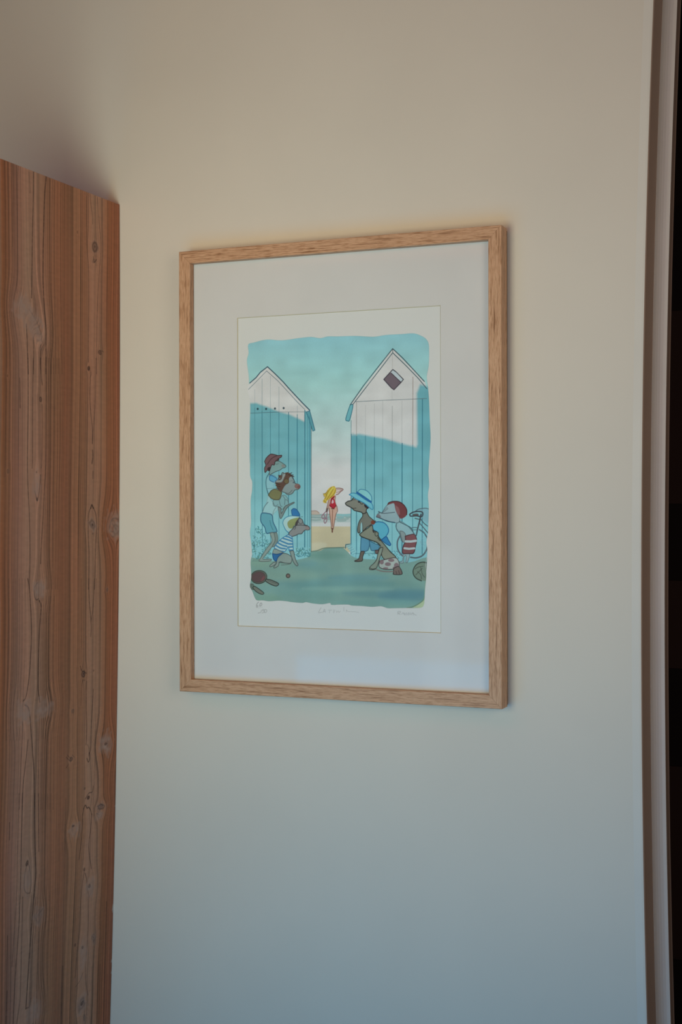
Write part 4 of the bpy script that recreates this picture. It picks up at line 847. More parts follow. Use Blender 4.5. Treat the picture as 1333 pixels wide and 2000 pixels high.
GRAIN_LINES = [
(7,0.75,[2771,5024,2783,4531,2810,3937,2826,3345,2841,2872]),
(8,0.85,[2400,5039,2447,4700,2485,4096,2503,3596,2498,3100,2459,2708,2422,2414,2417,2016,2420,1617]),
(5,0.6,[1026,5023,1005,4860,945,4661,943,4493]),
(5,0.6,[776,5013,719,4536,659,4122,721,3686,766,3254,799,2826,810,2400,814,1764]),
(5,0.6,[1139,4957,1140,4455,1128,4039,1077,3628,1070,3000,1080,2579,1084,1949]),
(7,0.8,[2991,2403,2953,1958,2933,1570]),
(6,0.7,[2791,2211,2778,1977,2784,1583]),
(6,0.7,[2572,2098,2585,1800,2566,1603]),
(4,0.5,[3204,5042,3227,4824,3228,4245,3245,3470,3255,2890]),
(4,0.4,[3373,5040,3359,4602,3375,3640]),
(5,0.5,[2904,4994,2874,4707,2880,4647]),
(3,0.4,[2209,5032,2235,4244,2239,3039,2189,1638]),
(3,0.4,[2140,5048,2166,4257,2170,3049,2119,1644]),
(3,0.4,[2052,5067,2078,4274,2082,3062,2031,1652]),
(3,0.4,[1946,5091,1973,4294,1977,3077,1925,1662]),
(3,0.4,[2279,5017,2305,4230,2308,3029,2258,1631]),
(7,0.7,[916,3897,888,3807,820,3861]),
(6,0.6,[644,2206,585,2191]),
(6,0.6,[2912,2667,2744,2532,2643,2426,2557,2278,2538,2162]),
(6,0.75,[2942,1830,2934,1049,2945,267,2929,-319,2880,-907,2857,-1496,2867,-2084]),
(6,0.7,[2787,1846,2804,1255,2807,665,2802,174,2810,-23]),
(6,0.7,[2576,1868,2559,1572,2523,1416]),
(5,0.6,[2533,1078,2522,681,2532,85,2548,-15]),
(6,0.75,[2416,1884,2405,887,2413,88,2458,-511,2497,-1009,2533,-1406,2547,-1664]),
(6,0.75,[1025,1774,1038,1289,996,977,955,768,952,473]),
(5,0.6,[836,2046,848,1409,871,1090,917,770,952,473]),
(12,0.6,[943,347,930,242,959,114]),
(9,0.5,[927,-33,929,-160]),
(10,0.85,[995,-709,957,-650,899,-709]),
(6,0.75,[957,-650,1051,-793,1067,-1024,1056,-1340,1034,-1551,1037,-1972,1046,-2182]),
(6,0.75,[938,-667,821,-815,791,-1027,815,-1345,830,-1663,843,-2193]),
(5,0.5,[1075,1843,986,1757,1042,1667]),
(10,0.7,[247,-1001,125,-1078,45,-926,248,-903,327,-1011,305,-1140,22,-1145]),
(7,0.7,[25,-883,125,-1078]),
(6,0.7,[2564,-135,2595,-373,2660,-582,2729,-415]),
(5,0.8,[3176,1477,3161,975]),
(3,0.45,[2347,1891,2321,492,2353,-710,2354,-2112]),
(3,0.45,[2296,1896,2270,495,2301,-710,2303,-2114]),
(3,0.45,[2192,1907,2165,499,2197,-710,2199,-2120]),
(3,0.45,[2087,1918,2060,504,2092,-710,2094,-2126]),
(3,0.45,[2017,1925,1990,508,2022,-710,2023,-2129]),
(6,0.75,[2628,-1989,2721,-2073,2709,-2212,2658,-2284,2598,-2262]),
(7,0.8,[2912,-1906,2860,-2105,2805,-2600,2792,-2896,2814,-3288,2844,-3580,2923,-3904,3004,-3972]),
(7,0.85,[2574,-2299,2522,-2402,2552,-2718,2575,-3114,2584,-3510,2581,-3808,2521,-4054]),
(7,0.8,[2954,-4047,2855,-4109,2804,-4274,2760,-4576,2696,-4981,2651,-5385,2619,-5887]),
(5,0.6,[3017,-4322,3020,-4634,3042,-5021,3066,-5796]),
(6,0.75,[2849,-4660,2911,-5043,2972,-5424,2985,-5813]),
(5,0.6,[2528,-4292,2535,-4908,2517,-5908]),
(6,0.8,[1037,-1994,1021,-2311,951,-2779,938,-2907,948,-3054]),
(6,0.7,[845,-2003,861,-2320,896,-2572,947,-2780]),
(6,0.7,[1281,-3568,1224,-3658,1073,-3717]),
(5,0.5,[1128,-3837,1222,-3868,1247,-4283]),
(6,0.8,[1064,-3865,1066,-4307,1042,-4731,1057,-5024]),
(6,0.7,[840,-4040,880,-4543,888,-4860,904,-5133,949,-5210]),
(7,0.8,[1016,-5284,970,-5355,921,-5300,934,-5192]),
(5,0.6,[1000,-5033,950,-5126,960,-5251]),
(5,0.6,[1685,-5150,1576,-5231]),
(5,0.6,[1650,-5115,1558,-5192]),
(5,0.6,[1683,-5336,1611,-5287]),
(5,0.6,[1503,-5139,1429,-5193]),
(6,0.7,[1046,-6016,932,-5933,817,-5933,787,-5833]),
(3,0.5,[2507,-2224,2505,-3319,2465,-4521,2449,-5921]),
(3,0.5,[2456,-2227,2454,-3324,2413,-4528,2398,-5932]),
(3,0.5,[2370,-2232,2368,-3333,2328,-4541,2312,-5949]),
(3,0.5,[2284,-2237,2282,-3342,2241,-4554,2225,-5967]),
(3,0.5,[2232,-2240,2230,-3347,2189,-4562,2173,-5977]),
(3,0.5,[2128,-2246,2126,-3358,2084,-4577,2068,-5999]),
(3,0.4,[3156,-1895,3134,-3061,3168,-3834,3176,-4609]),
(3,0.4,[3075,-1899,3053,-3069,3087,-3844,3095,-4622]),
(3,0.4,[2994,-1903,2971,-3076,3005,-3854,3013,-4635]),
(3,0.4,[3253,-1890,3231,-3052,3264,-3822,3272,-4594]),
(3,0.4,[3332,-1887,3311,-3045,3344,-3812,3352,-4582]),
(3,0.4,[3443,-1882,3422,-3034,3455,-3798,3463,-4565]),
(4,0.5,[787,-2005,764,-3283,751,-5626,782,-6259]),
(4,0.4,[1282,-1982,1248,-3238]),
(4,0.5,[1100,-3041,1093,-3630]),
(7,0.7,[2987,-5550,2988,-6137,2991,-6723,3001,-7308,3021,-7889,3085,-8651,3109,-9423]),
(8,0.85,[2632,-5619,2616,-6118,2576,-6723,2553,-7027,2587,-7317,2632,-7802,2678,-8186,2715,-8769,2756,-9289]),
(6,0.7,[2520,-5640,2497,-6243,2475,-6647]),
(6,0.5,[3085,-5531,3093,-6309,3099,-7282,3184,-8425]),
(8,0.55,[2919,-7329,2923,-7917,2921,-8703,2933,-9092,3011,-9457]),
(6,0.6,[2535,-7430,2581,-7816,2623,-8599,2617,-9157]),
(6,0.55,[2810,-6767,2874,-6948,2888,-7141,2854,-7248,2771,-7299,2704,-7287,2690,-7112,2735,-6883,2803,-6768]),
(6,0.5,[2531,-7790,2429,-7738,2327,-7686]),
(7,0.6,[2749,-9282,2649,-9286,2617,-9157]),
(7,0.8,[1100,-6187,1044,-6135,986,-6199,929,-6196,871,-6254,824,-6349]),
(6,0.8,[1100,-6187,1133,-6327,1124,-6455,1168,-6845,1214,-7086]),
(6,0.75,[824,-6349,848,-6599,902,-6884,881,-7058,800,-7354]),
(8,0.8,[639,-6237,521,-6229,402,-6274,461,-6316,599,-6277]),
(6,0.7,[657,-6362,598,-6396]),
(6,0.6,[541,-6203,461,-6251]),
(6,0.6,[1038,-7328,1095,-7598,1129,-7905,1151,-8319,1202,-8724,1252,-9233]),
(6,0.6,[1010,-7387,952,-7507,931,-7640,879,-7801,852,-7872]),
(5,0.55,[871,-7867,866,-8293,880,-8714,925,-9125,890,-9454,810,-9692]),
(6,0.6,[707,-8637,648,-8697,686,-8750]),
(5,0.7,[3337,-5965,3328,-6257]),
(4,0.5,[2454,-7052,2484,-7444,2543,-8225]),
(5,0.5,[1231,-9407,1082,-9329,1007,-9226]),
(3,0.45,[2418,-5660,2385,-7069,2406,-8265,2410,-9466]),
(3,0.45,[2332,-5676,2299,-7090,2320,-8291,2324,-9496]),
(3,0.45,[2246,-5693,2212,-7111,2234,-8316,2238,-9525]),
(3,0.45,[2141,-5713,2108,-7137,2129,-8347,2133,-9561])]
KNOTS = [
(861,4097,93,102,0.65,0.35),
(896,3827,61,51,0.45,0.2),
(702,2168,70,51,0.8,0),
(1075,1845,49,42,0.7,0),
(1437,4253,23,41,0.6,0),
(3075,2664,196,175,0.05,1),
(2743,2453,201,177,0.05,0.9),
(2607,2233,136,119,0.1,0.7),
(2561,1165,47,47,0.85,0),
(926,-1005,100,101,0.45,0.9),
(926,-1015,38,34,0.9,0),
(917,-1174,39,25,0.5,0.3),
(1075,1843,42,46,0.75,0),
(145,-1034,253,239,0.1,0.8),
(124,-1100,163,108,0.3,0.4),
(2682,-88,27,20,0.6,0),
(2680,-276,94,217,0.0,0.8),
(2660,-552,26,32,0.7,0),
(3510,1486,25,27,0.5,0),
(3487,-90,31,42,0.5,0.2),
(2576,-2091,156,149,0.05,0.9),
(2953,-4155,165,176,0.05,0.9),
(2417,-4188,224,150,0.1,0.8),
(1175,-3710,83,88,0.9,0),
(1175,-3710,30,37,0.1,0.6),
(1494,-4343,55,46,0.5,0.2),
(1521,-5209,66,54,0.75,0.3),
(404,-2228,56,47,0.4,0.3),
(388,-5109,209,173,0.1,0.9),
(376,-5111,56,26,0.8,0),
(1067,-5823,31,25,0.6,0.2),
(951,-6007,46,47,0.8,0),
(836,-3690,27,21,0.6,0),
(2810,-6777,47,51,0.8,0),
(2790,-7048,127,237,0.0,0.5),
(2446,-7774,131,140,0.2,0.7),
(2513,-9412,189,180,0.0,0.7),
(1415,-6431,56,21,1,0.1),
(1377,-6505,149,126,0.0,0.7),
(951,-6005,43,43,0.8,0),
(521,-6265,135,65,0.45,0.6),
(558,-6404,126,77,0.1,0.7),
(815,-7690,132,154,0.1,0.9),
(846,-7651,38,42,0.6,0),
(1030,-7308,34,38,0.7,0),
(1278,-8622,30,38,0.85,0),
(1032,-8733,38,33,0.6,0.3),
(1011,-8887,114,254,0.0,0.6),
(1020,-9782,115,159,0.35,0.9),
(1008,-9775,53,47,0.75,0),
(668,-8669,79,86,0.3,0.5)]


def paint_print():
    K = 0.32                                   # pixels per 0.1 mm
    W, H = 3820, 5520
    w, h = int(W * K), int(H * K)
    top, bot = np.array((.60, .56, .50)), np.array((.47, .49, .47))    # light on the sheet where the colours were read
    def alb(c, v):
        t = np.clip(v / H, 0, 1)
        l = srgb(c); l = l * .90 + .10 * l.mean()
        return np.clip(l / (top * (1 - t) + bot * t) * 1.04, 0, .91)
    paper = np.array((.91, .915, .89))
    cv = Canvas(w, h, K, K, paper)
    border = None; clip = None
    wob = value_noise(h, w, 40, 30, 3)
    pencil = []
    for it in ART:
        op, col, a, f, sm, pts = it
        if op == 'b':
            P = catmull(np.array(pts, float).reshape(-1, 2) * K, True, 4)
            border = (cv.mask_fill(P, 2.2), P); continue
        if op == 'sky':
            ks = [0, 430, 960, 1660, 2280, 2800, 3200]
            cs = [(122, 172, 186), (127, 176, 190), (138, 182, 192), (154, 188, 194), (168, 190, 190), (184, 190, 185), (192, 191, 184)]
            for yy in range(h):
                v = yy / K
                c = [np.interp(v, ks, [q[i] for q in cs]) for i in range(3)]
                cv.a[yy] = alb(c, v)
            continue
        if op == 'm':                          # keep the next washes inside this outline
            clip = None
            if pts:
                clip = np.zeros((h, w), np.float32); r = cv.mask_fill(np.array(pts, np.float32).reshape(-1, 2) * K, 2)
                clip[r[0], r[1]] = r[2]
            continue
        if op == 'fade':
            v = (np.arange(h) / K)
            t = (np.interp(v, [2300, 3000, 3700], [0, .45, .9]))[:, None] * np.ones((1, w))
            teal = np.clip((.72 - cv.a[..., 0] / cv.a[..., 1]) / .12, 0, 1) * t * (.7 + .5 * value_noise(h, w, 9, 7, 5))
            tgt = alb((118, 174, 174), 3500)
            cv.a = cv.a * (1 - teal[..., None]) + tgt * teal[..., None]
            continue
        P = np.array(pts, float).reshape(-1, 2) * K
        cen = P[:, 1].mean() / K
        if op == 'f':
            if sm: P = catmull(P, True, 4)
            r = cv.mask_fill(P.astype(np.float32), f * K * 1.5)
            if r is None: continue
            if clip is not None: r = (r[0], r[1], r[2] * clip[r[0], r[1]])
            cv.blend(r, alb(col, cen), a)
        else:
            if sm: P = catmull(P, False, 4)
            # a hand-drawn line: its width follows the pen
            r = cv.mask_stroke(P.astype(np.float32), max(2.0, f * 1.75 * K))
            if r is None: continue
            if col == (128, 130, 126): pencil.append((r, alb(col, cen), a)); continue
            ys, xs, m = r; m = m * (.85 + .5 * wob[ys, xs])
            cv.blend((ys, xs, np.clip(m, 0, 1)), alb(col, cen), min(1, a * 1.25))
    # pigment: granulation and slow blooms
    gran = value_noise(h, w, h // 3, w // 3, 11) - .5; bloom = value_noise(h, w, 26, 18, 12) - .5; band = value_noise(h, w, 60, 10, 13) - .5
    cv.a *= (1 + .05 * gran + .13 * bloom + .07 * band)[..., None]
    (ys, xs, m), P = border
    M = np.zeros((h, w), np.float32); M[ys, xs] = m
    rim = cv.mask_stroke(P, 4); ysr, xsr, mr = rim
    R = np.zeros((h, w), np.float32); R[ysr, xsr] = mr
    satur = np.clip((.9 - cv.a[..., 0] / cv.a[..., 1]) / .2, 0, 1)
    cv.a *= (1 - .16 * R * satur)[..., None]
    grain = 1 + .012 * (value_noise(h, w, h // 4, w // 4, 21) - .5)
    cv.a = cv.a * M[..., None] + (paper * (1 - M[..., None]))
    for r, c, a in pencil: cv.blend(r, c, a)
    return to_image('beach_watercolour', np.clip(cv.a * grain[..., None], 0, 1))

DOOR_W, DOOR_TOP = 0.885, 0.5037
def paint_pine():
    SY, SZ = 1.4, 1.5                          # pixels per mm across / along the boards
    w, h = int(DOOR_W * 1000 * SY), int((EYE + DOOR_TOP) * 1000 * SZ)
    ky, kz = SY / 10, SZ / 10
    def P2(pts):
        P = np.array(pts, float).reshape(-1, 2); return np.stack([P[:, 0] * ky, (DOOR_TOP * 10000 - P[:, 1]) * kz], 1)
    Y, X = np.mgrid[0:h, 0:w].astype(np.float32)
    u = X / SY                                  # mm from the wall
    v = Y / SZ                                  # mm below the top
    knots = list(KNOTS)
    r = np.random.default_rng(31)               # the boards towards the near edge
    for k in range(46):
        g = r.random() < .35
        knots.append((int(r.uniform(3900, 8700)), int(r.uniform(-15000, 4800)), r.uniform(40, 90) if g else 25, r.uniform(60, 130) if g else 30, r.uniform(.1, .9), r.uniform(.2, .9) if g else .1))
    for k in range(10):
        knots.append((int(r.uniform(100, 3600)), int(r.uniform(-15200, -9600)), 40, 80, r.uniform(.1, .8), .4))
    U = u + 2.2 * (value_noise(h, w, 7, 6, 41) - .5) * 4 + 1.2 * (value_noise(h, w, 30, 10, 42) - .5)
    for (ku, kv, ru, rv, dk, gy) in knots:
        cx, cy = ku * ky, (DOOR_TOP * 10000 - kv) * kz
        sx, sy = max(ru * ky * 1.9, 7), max(rv * kz * 2.2, 22)
        x0, x1 = max(0, int(cx - 3 * sx)), min(w, int(cx + 3 * sx)); y0, y1 = max(0, int(cy - 3 * sy)), min(h, int(cy + 3 * sy))
        if x1 <= x0 or y1 <= y0: continue
        dx = X[y0:y1, x0:x1] - cx; dy = Y[y0:y1, x0:x1] - cy
        U[y0:y1, x0:x1] -= (dx / SY) * .75 * np.exp(-(dx / sx) ** 2 - (dy / sy) ** 2)
    # colour of the boards across their width (mm from the wall)
    stops = BASE_MM; cols = srgb([(98, 62, 45), (105, 65, 43), (114, 73, 48), (122, 90, 70), (124, 93, 74), (119, 83, 60), (119, 83, 60), (112, 74, 52), (116, 79, 56), (116, 83, 62), (124, 94, 76), (126, 96, 78), (118, 86, 70), (110, 72, 50), (116, 72, 46)])
    per = 885.0
    base = np.empty((h, w, 3), np.float32)
    uu = np.where(U > 368, 10 + (U * 1.13 - 368) % 350, U)
    for i in range(3): base[..., i] = np.interp(uu, stops, cols[:, i])
    # year rings: fine parallel lines
    line = np.random.default_rng(5).random(6000); k5 = np.convolve(line, np.ones(3) / 3, 'same')
    Ug = np.clip((U + 60) * 1.05, 0, 5990)
    fine = np.interp(Ug.ravel(), np.arange(6000), k5).reshape(h, w) - .5
    ph = np.cumsum(np.random.default_rng(6).uniform(.7, 1.9, 3000))
    ring = np.sin(2 * np.pi * np.interp(np.clip(U + 60, 0, 2999).ravel(), np.arange(3000), ph / 4.2).reshape(h, w))
    amp = .45 + .9 * value_noise(h, w, 14, 26, 44)
    heart = np.exp(-((u - 291) / 17) ** 2) + np.exp(-((u - 100) / 11) ** 2)    # the plain heart of each board
    tone = 1 + 1.0 * fine * amp * (1 - .75 * heart) - .42 * np.clip(ring, 0, 1) ** 2 * amp * (1 - .9 * heart)
    tone *= 1 + .14 * (value_noise(h, w, 9, 40, 45) - .5) + .10 * (value_noise(h, w, 500, 90, 46) - .5)
    cv = Canvas(w, h, SY, SZ, (0, 0, 0)); cv.a = base * tone[..., None]
    cv.a[..., 0] *= 1 + .06 * (value_noise(h, w, 12, 30, 47) - .5) * 2
    dark = srgb((44, 25, 20))
    wob = value_noise(h, w, h // 5, 60, 48)
    lines = list(GRAIN_LINES)
    for k in range(60):
        y0 = r.uniform(3900, 8800); z0 = r.uniform(-15000, 3000); L = r.uniform(1500, 5200); b = r.uniform(-60, 60)
        lines.append((4 + 3 * r.random(), r.uniform(.4, .8), [y0, z0 + L, y0 + b, z0 + L * .5, y0 + b * .2, z0]))
    for k in range(24):
        y0 = r.uniform(100, 3600); z0 = r.uniform(-15300, -10200); L = r.uniform(1500, 5200); b = r.uniform(-40, 40)
        lines.append((4 + 2 * r.random(), r.uniform(.4, .7), [y0, z0 + L, y0 + b, z0 + L * .5, y0 + b * .2, z0]))
    for (wd, a, pts) in lines:
        P = catmull(P2(pts), False, 5)
        m = cv.mask_stroke(P.astype(np.float32), max(2.2, wd * .5))
        if m is None: continue
        ys, xs, q = m; cv.blend((ys, xs, np.clip(q * (.7 + .6 * wob[ys, xs]), 0, 1)), dark, min(1, a))
    limed = srgb((118, 100, 90))
    blot = value_noise(h, w, 300, 110, 51); rag = value_noise(h, w, 260, 130, 49)
    for step, (ku, kv, ru, rv, dk, gy) in [(0, q) for q in knots] + [(1, q) for q in knots]:
        cx, cy = ku * ky, (DOOR_TOP * 10000 - kv) * kz; sx, sy = max(2.0, ru * ky), max(2.5, rv * kz)
        x0, x1 = max(0, int(cx - 2.5 * sx)), min(w, int(cx + 2.5 * sx) + 1); y0, y1 = max(0, int(cy - 2.5 * sy)), min(h, int(cy + 2.5 * sy) + 1)
        if x1 <= x0 or y1 <= y0: continue
        dx = (X[y0:y1, x0:x1] - cx) / sx; dy = (Y[y0:y1, x0:x1] - cy) / sy
        rr = np.sqrt(dx * dx + dy * dy) * (1 + .7 * (rag[y0:y1, x0:x1] - .5))
        if gy > 0 and step == 0:
            m = np.clip(1.45 - rr, 0, 1) ** .8 * gy * (.35 + .75 * blot[y0:y1, x0:x1])
            cv.blend((slice(y0, y1), slice(x0, x1), m), limed, 1)
        if dk > 0 and step == 1:
            m = np.clip((1.05 - rr) * 2.2, 0, 1) * (.7 + .3 * np.cos(rr * 9)) * min(1, dk * 1.25)
            cv.blend((slice(y0, y1), slice(x0, x1), np.clip(m, 0, 1)), dark, 1)
    for fy, fz, ry, rz in FLECKS:               # wall paint that ran onto the board's edge
        P = catmull(P2([fy - ry, fz, fy, fz + rz, fy + ry * .6, fz + rz * .3, fy + ry, fz - rz, fy - ry * .4, fz - rz * .7]), True, 4)
        cv.blend(cv.mask_fill(P.astype(np.float32), 1.5), (.22, .20, .17), .9)
    a = cv.a * np.array(PINE_GAIN, np.float32)
    return to_image('pine_boards', np.clip(a, 0, .9))
FLECKS = [(15, -8280, 32, 62), (22, -8360, 14, 20), (18, -9300, 20, 30), (16, -9520, 14, 26), (14, -6350, 12, 16)]
BASE_MM = (-6, 22, 42, 66, 96, 122, 155, 182, 210, 237, 267, 293, 322, 352, 364)
PINE_GAIN = (2.85, 2.85, 3.0)

def image_mat(name, im, rough, spec=.3, bumpy=None):
    m, nt, b = nodes(name)
    t = nt.nodes.new('ShaderNodeTexImage'); t.image = im; t.interpolation = 'Cubic'; t.extension = 'EXTEND'
    uv = nt.nodes.new('ShaderNodeUVMap'); uv.uv_map = 'UVMap'
    nt.links.new(uv.outputs[0], t.inputs['Vector']); nt.links.new(t.outputs['Color'], b.inputs['Base Color'])
    b.inputs['Roughness'].default_value = rough; b.inputs['Specular IOR Level'].default_value = spec
    if bumpy:
        bw = nt.nodes.new('ShaderNodeRGBToBW'); nt.links.new(t.outputs['Color'], bw.inputs[0]); bump(nt, b, bw.outputs[0], bumpy[0], bumpy[1])
    return m

# ------------------------------------------------------------------ setting
wall_paint = plaster('cream_plaster', (0.84, 0.775, 0.66))
ceil_paint = plaster('ceiling_plaster', (0.80, 0.76, 0.70))
r = 0.004
wall_prof = [(-2.4, 0.0, 0)] + [(q, 0.0, 0) for q in (-1.6, -.8, 0)] + [(-.016, 0.0, 1), (-r, 0.0, 1), (-r * .3, r * .25, 1), (0, r, 1), (0, .080, 1), (-.012, .084, 1), (-.012, .20, 1), (-2.4, .20, 0)]
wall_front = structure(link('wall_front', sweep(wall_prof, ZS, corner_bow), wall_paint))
wall_front.data.materials.append(plain('reveal_shade', (.65, .48, .38), .7, .3))       # shade on the reveal put into a browner colour
wall_front.data.materials.append(plain('corner_strip', (.85, .805, .71), .8, .3))       # paler strip along the corner
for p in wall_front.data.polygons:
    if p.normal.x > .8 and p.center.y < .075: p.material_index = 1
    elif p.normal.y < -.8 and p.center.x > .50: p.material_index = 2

# painted casing set back in the opening: a concave edge turning out to a narrow face
trim_paint = plain('casing_paint', (0.92, 0.85, 0.78), .5)
cove = [(-.011, .0802, 1)]
cove += [(.0003 + .0185 * (1 - math.cos(t)) , .0802 + .024 * math.sin(t) , 1) for t in [math.radians(a) for a in (0, 15, 30, 45, 60, 75, 88)]]
cove += [(.0196, .1046, 1), (.0199, .1052, 1), (.0199, .134, 1), (.0206, .1355, 1), (.0206, .139, 1), (-.011, .139, 1)]
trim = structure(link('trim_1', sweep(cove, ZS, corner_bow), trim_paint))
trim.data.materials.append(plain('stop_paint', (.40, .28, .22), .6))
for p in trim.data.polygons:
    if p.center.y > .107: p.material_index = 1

def slab(name, x0, x1, y0, y1, z0, z1, mat):
    bm = bmesh.new(); bmesh.ops.create_cube(bm, size=1, matrix=Matrix.Translation(((x0 + x1) / 2, (y0 + y1) / 2, (z0 + z1) / 2)) @ Matrix.Diagonal((x1 - x0, y1 - y0, z1 - z0, 1)))
    return link(name, bm, mat)
CEIL = EYE + 1.15
structure(slab('floor', -2.4, 3.2, -3.4, 2.4, -.08, 0, plain('floor_boards', (0.26, 0.27, 0.26), .5)))
structure(slab('ceiling', -2.4, 3.2, -3.4, 2.4, CEIL, CEIL + .08, ceil_paint))
hall_shade = plain('hall_shade_dark', (0.030, 0.016, 0.012), .8, .2)  # the hall's lack of light is put into this near-black colour
structure(slab('wall_back', -1.2, 2.4, 1.80, 1.90, 0, CEIL, hall_shade))
structure(slab('wall_hall_left', -1.3, -1.2, .20, 1.90, 0, CEIL, hall_shade))
structure(slab('wall_hall_right', 2.4, 2.5, -.02, 1.90, 0, CEIL, hall_shade))
structure(slab('ceiling_hall', -1.2, 2.4, .21, 1.80, CEIL - .03, CEIL - .002, hall_shade))  # dark slab added to cover the lit ceiling over the hall
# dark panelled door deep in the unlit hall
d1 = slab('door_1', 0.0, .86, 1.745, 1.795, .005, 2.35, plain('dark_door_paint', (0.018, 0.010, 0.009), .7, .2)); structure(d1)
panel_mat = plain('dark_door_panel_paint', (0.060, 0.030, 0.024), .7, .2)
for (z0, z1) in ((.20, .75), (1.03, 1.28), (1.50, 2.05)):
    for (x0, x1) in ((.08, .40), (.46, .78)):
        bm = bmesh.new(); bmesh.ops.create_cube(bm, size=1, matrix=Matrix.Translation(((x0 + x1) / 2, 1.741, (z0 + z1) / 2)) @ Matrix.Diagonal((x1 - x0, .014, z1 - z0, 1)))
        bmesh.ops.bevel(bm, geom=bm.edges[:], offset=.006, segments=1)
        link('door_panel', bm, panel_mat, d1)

# ------------------------------------------------------------------ pine door
pine = image_mat('pine_board', paint_pine(), .62, .35, (.35, .0012))
door = bpy.data.objects.new('plank_door', None); C.objects.link(door)
door['label'] = 'tall knotty pine plank door with limed grey knots, at right angle to the cream wall at left'
door['category'] = 'door'
door.location = (-.4609, 0, 0)
edges = [.001, .1835, .3565, .5335, .7100, .8850]
zs = [-EYE + .006 + i * (EYE + DOOR_TOP - .006) / 28 for i in range(29)]
for a, b in zip(edges[:-1], edges[1:]):
    # cross-section (x, y): face at x=0, 28 mm thick, tiny bevels so the joints read as hairlines
    e = .0004; prof = [(0, -a - e), (0, -b + e), (-e * 1.5, -b + .0001), (-.028, -b + .0001), (-.028, -a - .0001), (-e * 1.5, -a - .0001)]
    bm = bmesh.new(); uvl = bm.loops.layers.uv.new('UVMap'); rings = []
    for z in zs:
        bw = door_bow(z) + .4609
        rings.append([bm.verts.new((q[0] + bw, q[1], EYE + z)) for q in prof])
    n = len(prof)
    for r0, r1 in zip(rings[:-1], rings[1:]):
        for i in range(n): bm.faces.new((r0[i], r0[(i + 1) % n], r1[(i + 1) % n], r1[i]))
    bm.faces.new(rings[0]); bm.faces.new(rings[-1])
    for f in bm.faces:
        for l in f.loops:
            c = l.vert.co; l[uvl].uv = (min(.9999, (-c.y) / DOOR_W), (c.z) / (EYE + DOOR_TOP))
    link('plank', bm, pine, door)

# ------------------------------------------------------------------ framed print
FW, FH, FRONT, BACK, BAR = .6063, .8000, -.0453, -.0125, .0226
TILT = 0.009719
frame = bpy.data.objects.new('picture_frame', None); C.objects.link(frame)
frame.location = (0, 0, EYE); frame.rotation_euler = (0, -TILT, 0)
frame['label'] = 'light oak picture frame holding a beach hut cartoon print, hung on the cream wall'
frame['category'] = 'picture frame'

def oak():
    m, nt, b = nodes('light_oak')
    uv = nt.nodes.new('ShaderNodeUVMap'); uv.uv_map = 'UVMap'
    mp = nt.nodes.new('ShaderNodeMapping'); mp.inputs['Scale'].default_value = (16, 380, 1)
    n1 = nt.nodes.new('ShaderNodeTexNoise'); n1.inputs['Scale'].default_value = 1.0; n1.inputs['Detail'].default_value = 3; n1.inputs['Roughness'].default_value = .55
    n1.inputs['Distortion'].default_value = .5
    mp2 = nt.nodes.new('ShaderNodeMapping'); mp2.inputs['Scale'].default_value = (60, 1000, 1)
    n2 = nt.nodes.new('ShaderNodeTexNoise'); n2.inputs['Scale'].default_value = 1.0; n2.inputs['Detail'].default_value = 2
    for a_, b_ in ((mp, n1), (mp2, n2)):
        nt.links.new(uv.outputs[0], a_.inputs['Vector']); nt.links.new(a_.outputs[0], b_.inputs['Vector'])
    r1 = nt.nodes.new('ShaderNodeValToRGB'); cr = r1.color_ramp
    cr.elements[0].position = .30; cr.elements[0].color = (.34, .165, .075, 1)
    cr.elements[1].position = .62; cr.elements[1].color = (.76, .46, .275, 1)
    e = cr.elements.new(.44); e.color = (.68, .39, .225, 1)
    nt.links.new(n1.outputs['Fac'], r1.inputs['Fac'])
    r3 = nt.nodes.new('ShaderNodeValToRGB'); r3.color_ramp.elements[0].position = .36; r3.color_ramp.elements[1].position = .50
    r3.color_ramp.elements[0].color = (.70, .61, .52, 1); r3.color_ramp.elements[1].color = (1, 1, 1, 1)
    nt.links.new(n2.outputs['Fac'], r3.inputs['Fac'])
    mx = nt.nodes.new('ShaderNodeMix'); mx.data_type = 'RGBA'; mx.blend_type = 'MULTIPLY'; mx.inputs[0].default_value = 1
    nt.links.new(r1.outputs['Color'], mx.inputs[6]); nt.links.new(r3.outputs['Color'], mx.inputs[7])
    nt.links.new(mx.outputs[2], b.inputs['Base Color']); b.inputs['Roughness'].default_value = .5; b.inputs['Specular IOR Level'].default_value = .35
    bump(nt, b, n2.outputs['Fac'], .3, .0003)
    return m
oak_m = oak()
RAB = -.0293                       # plane of the mat board's face
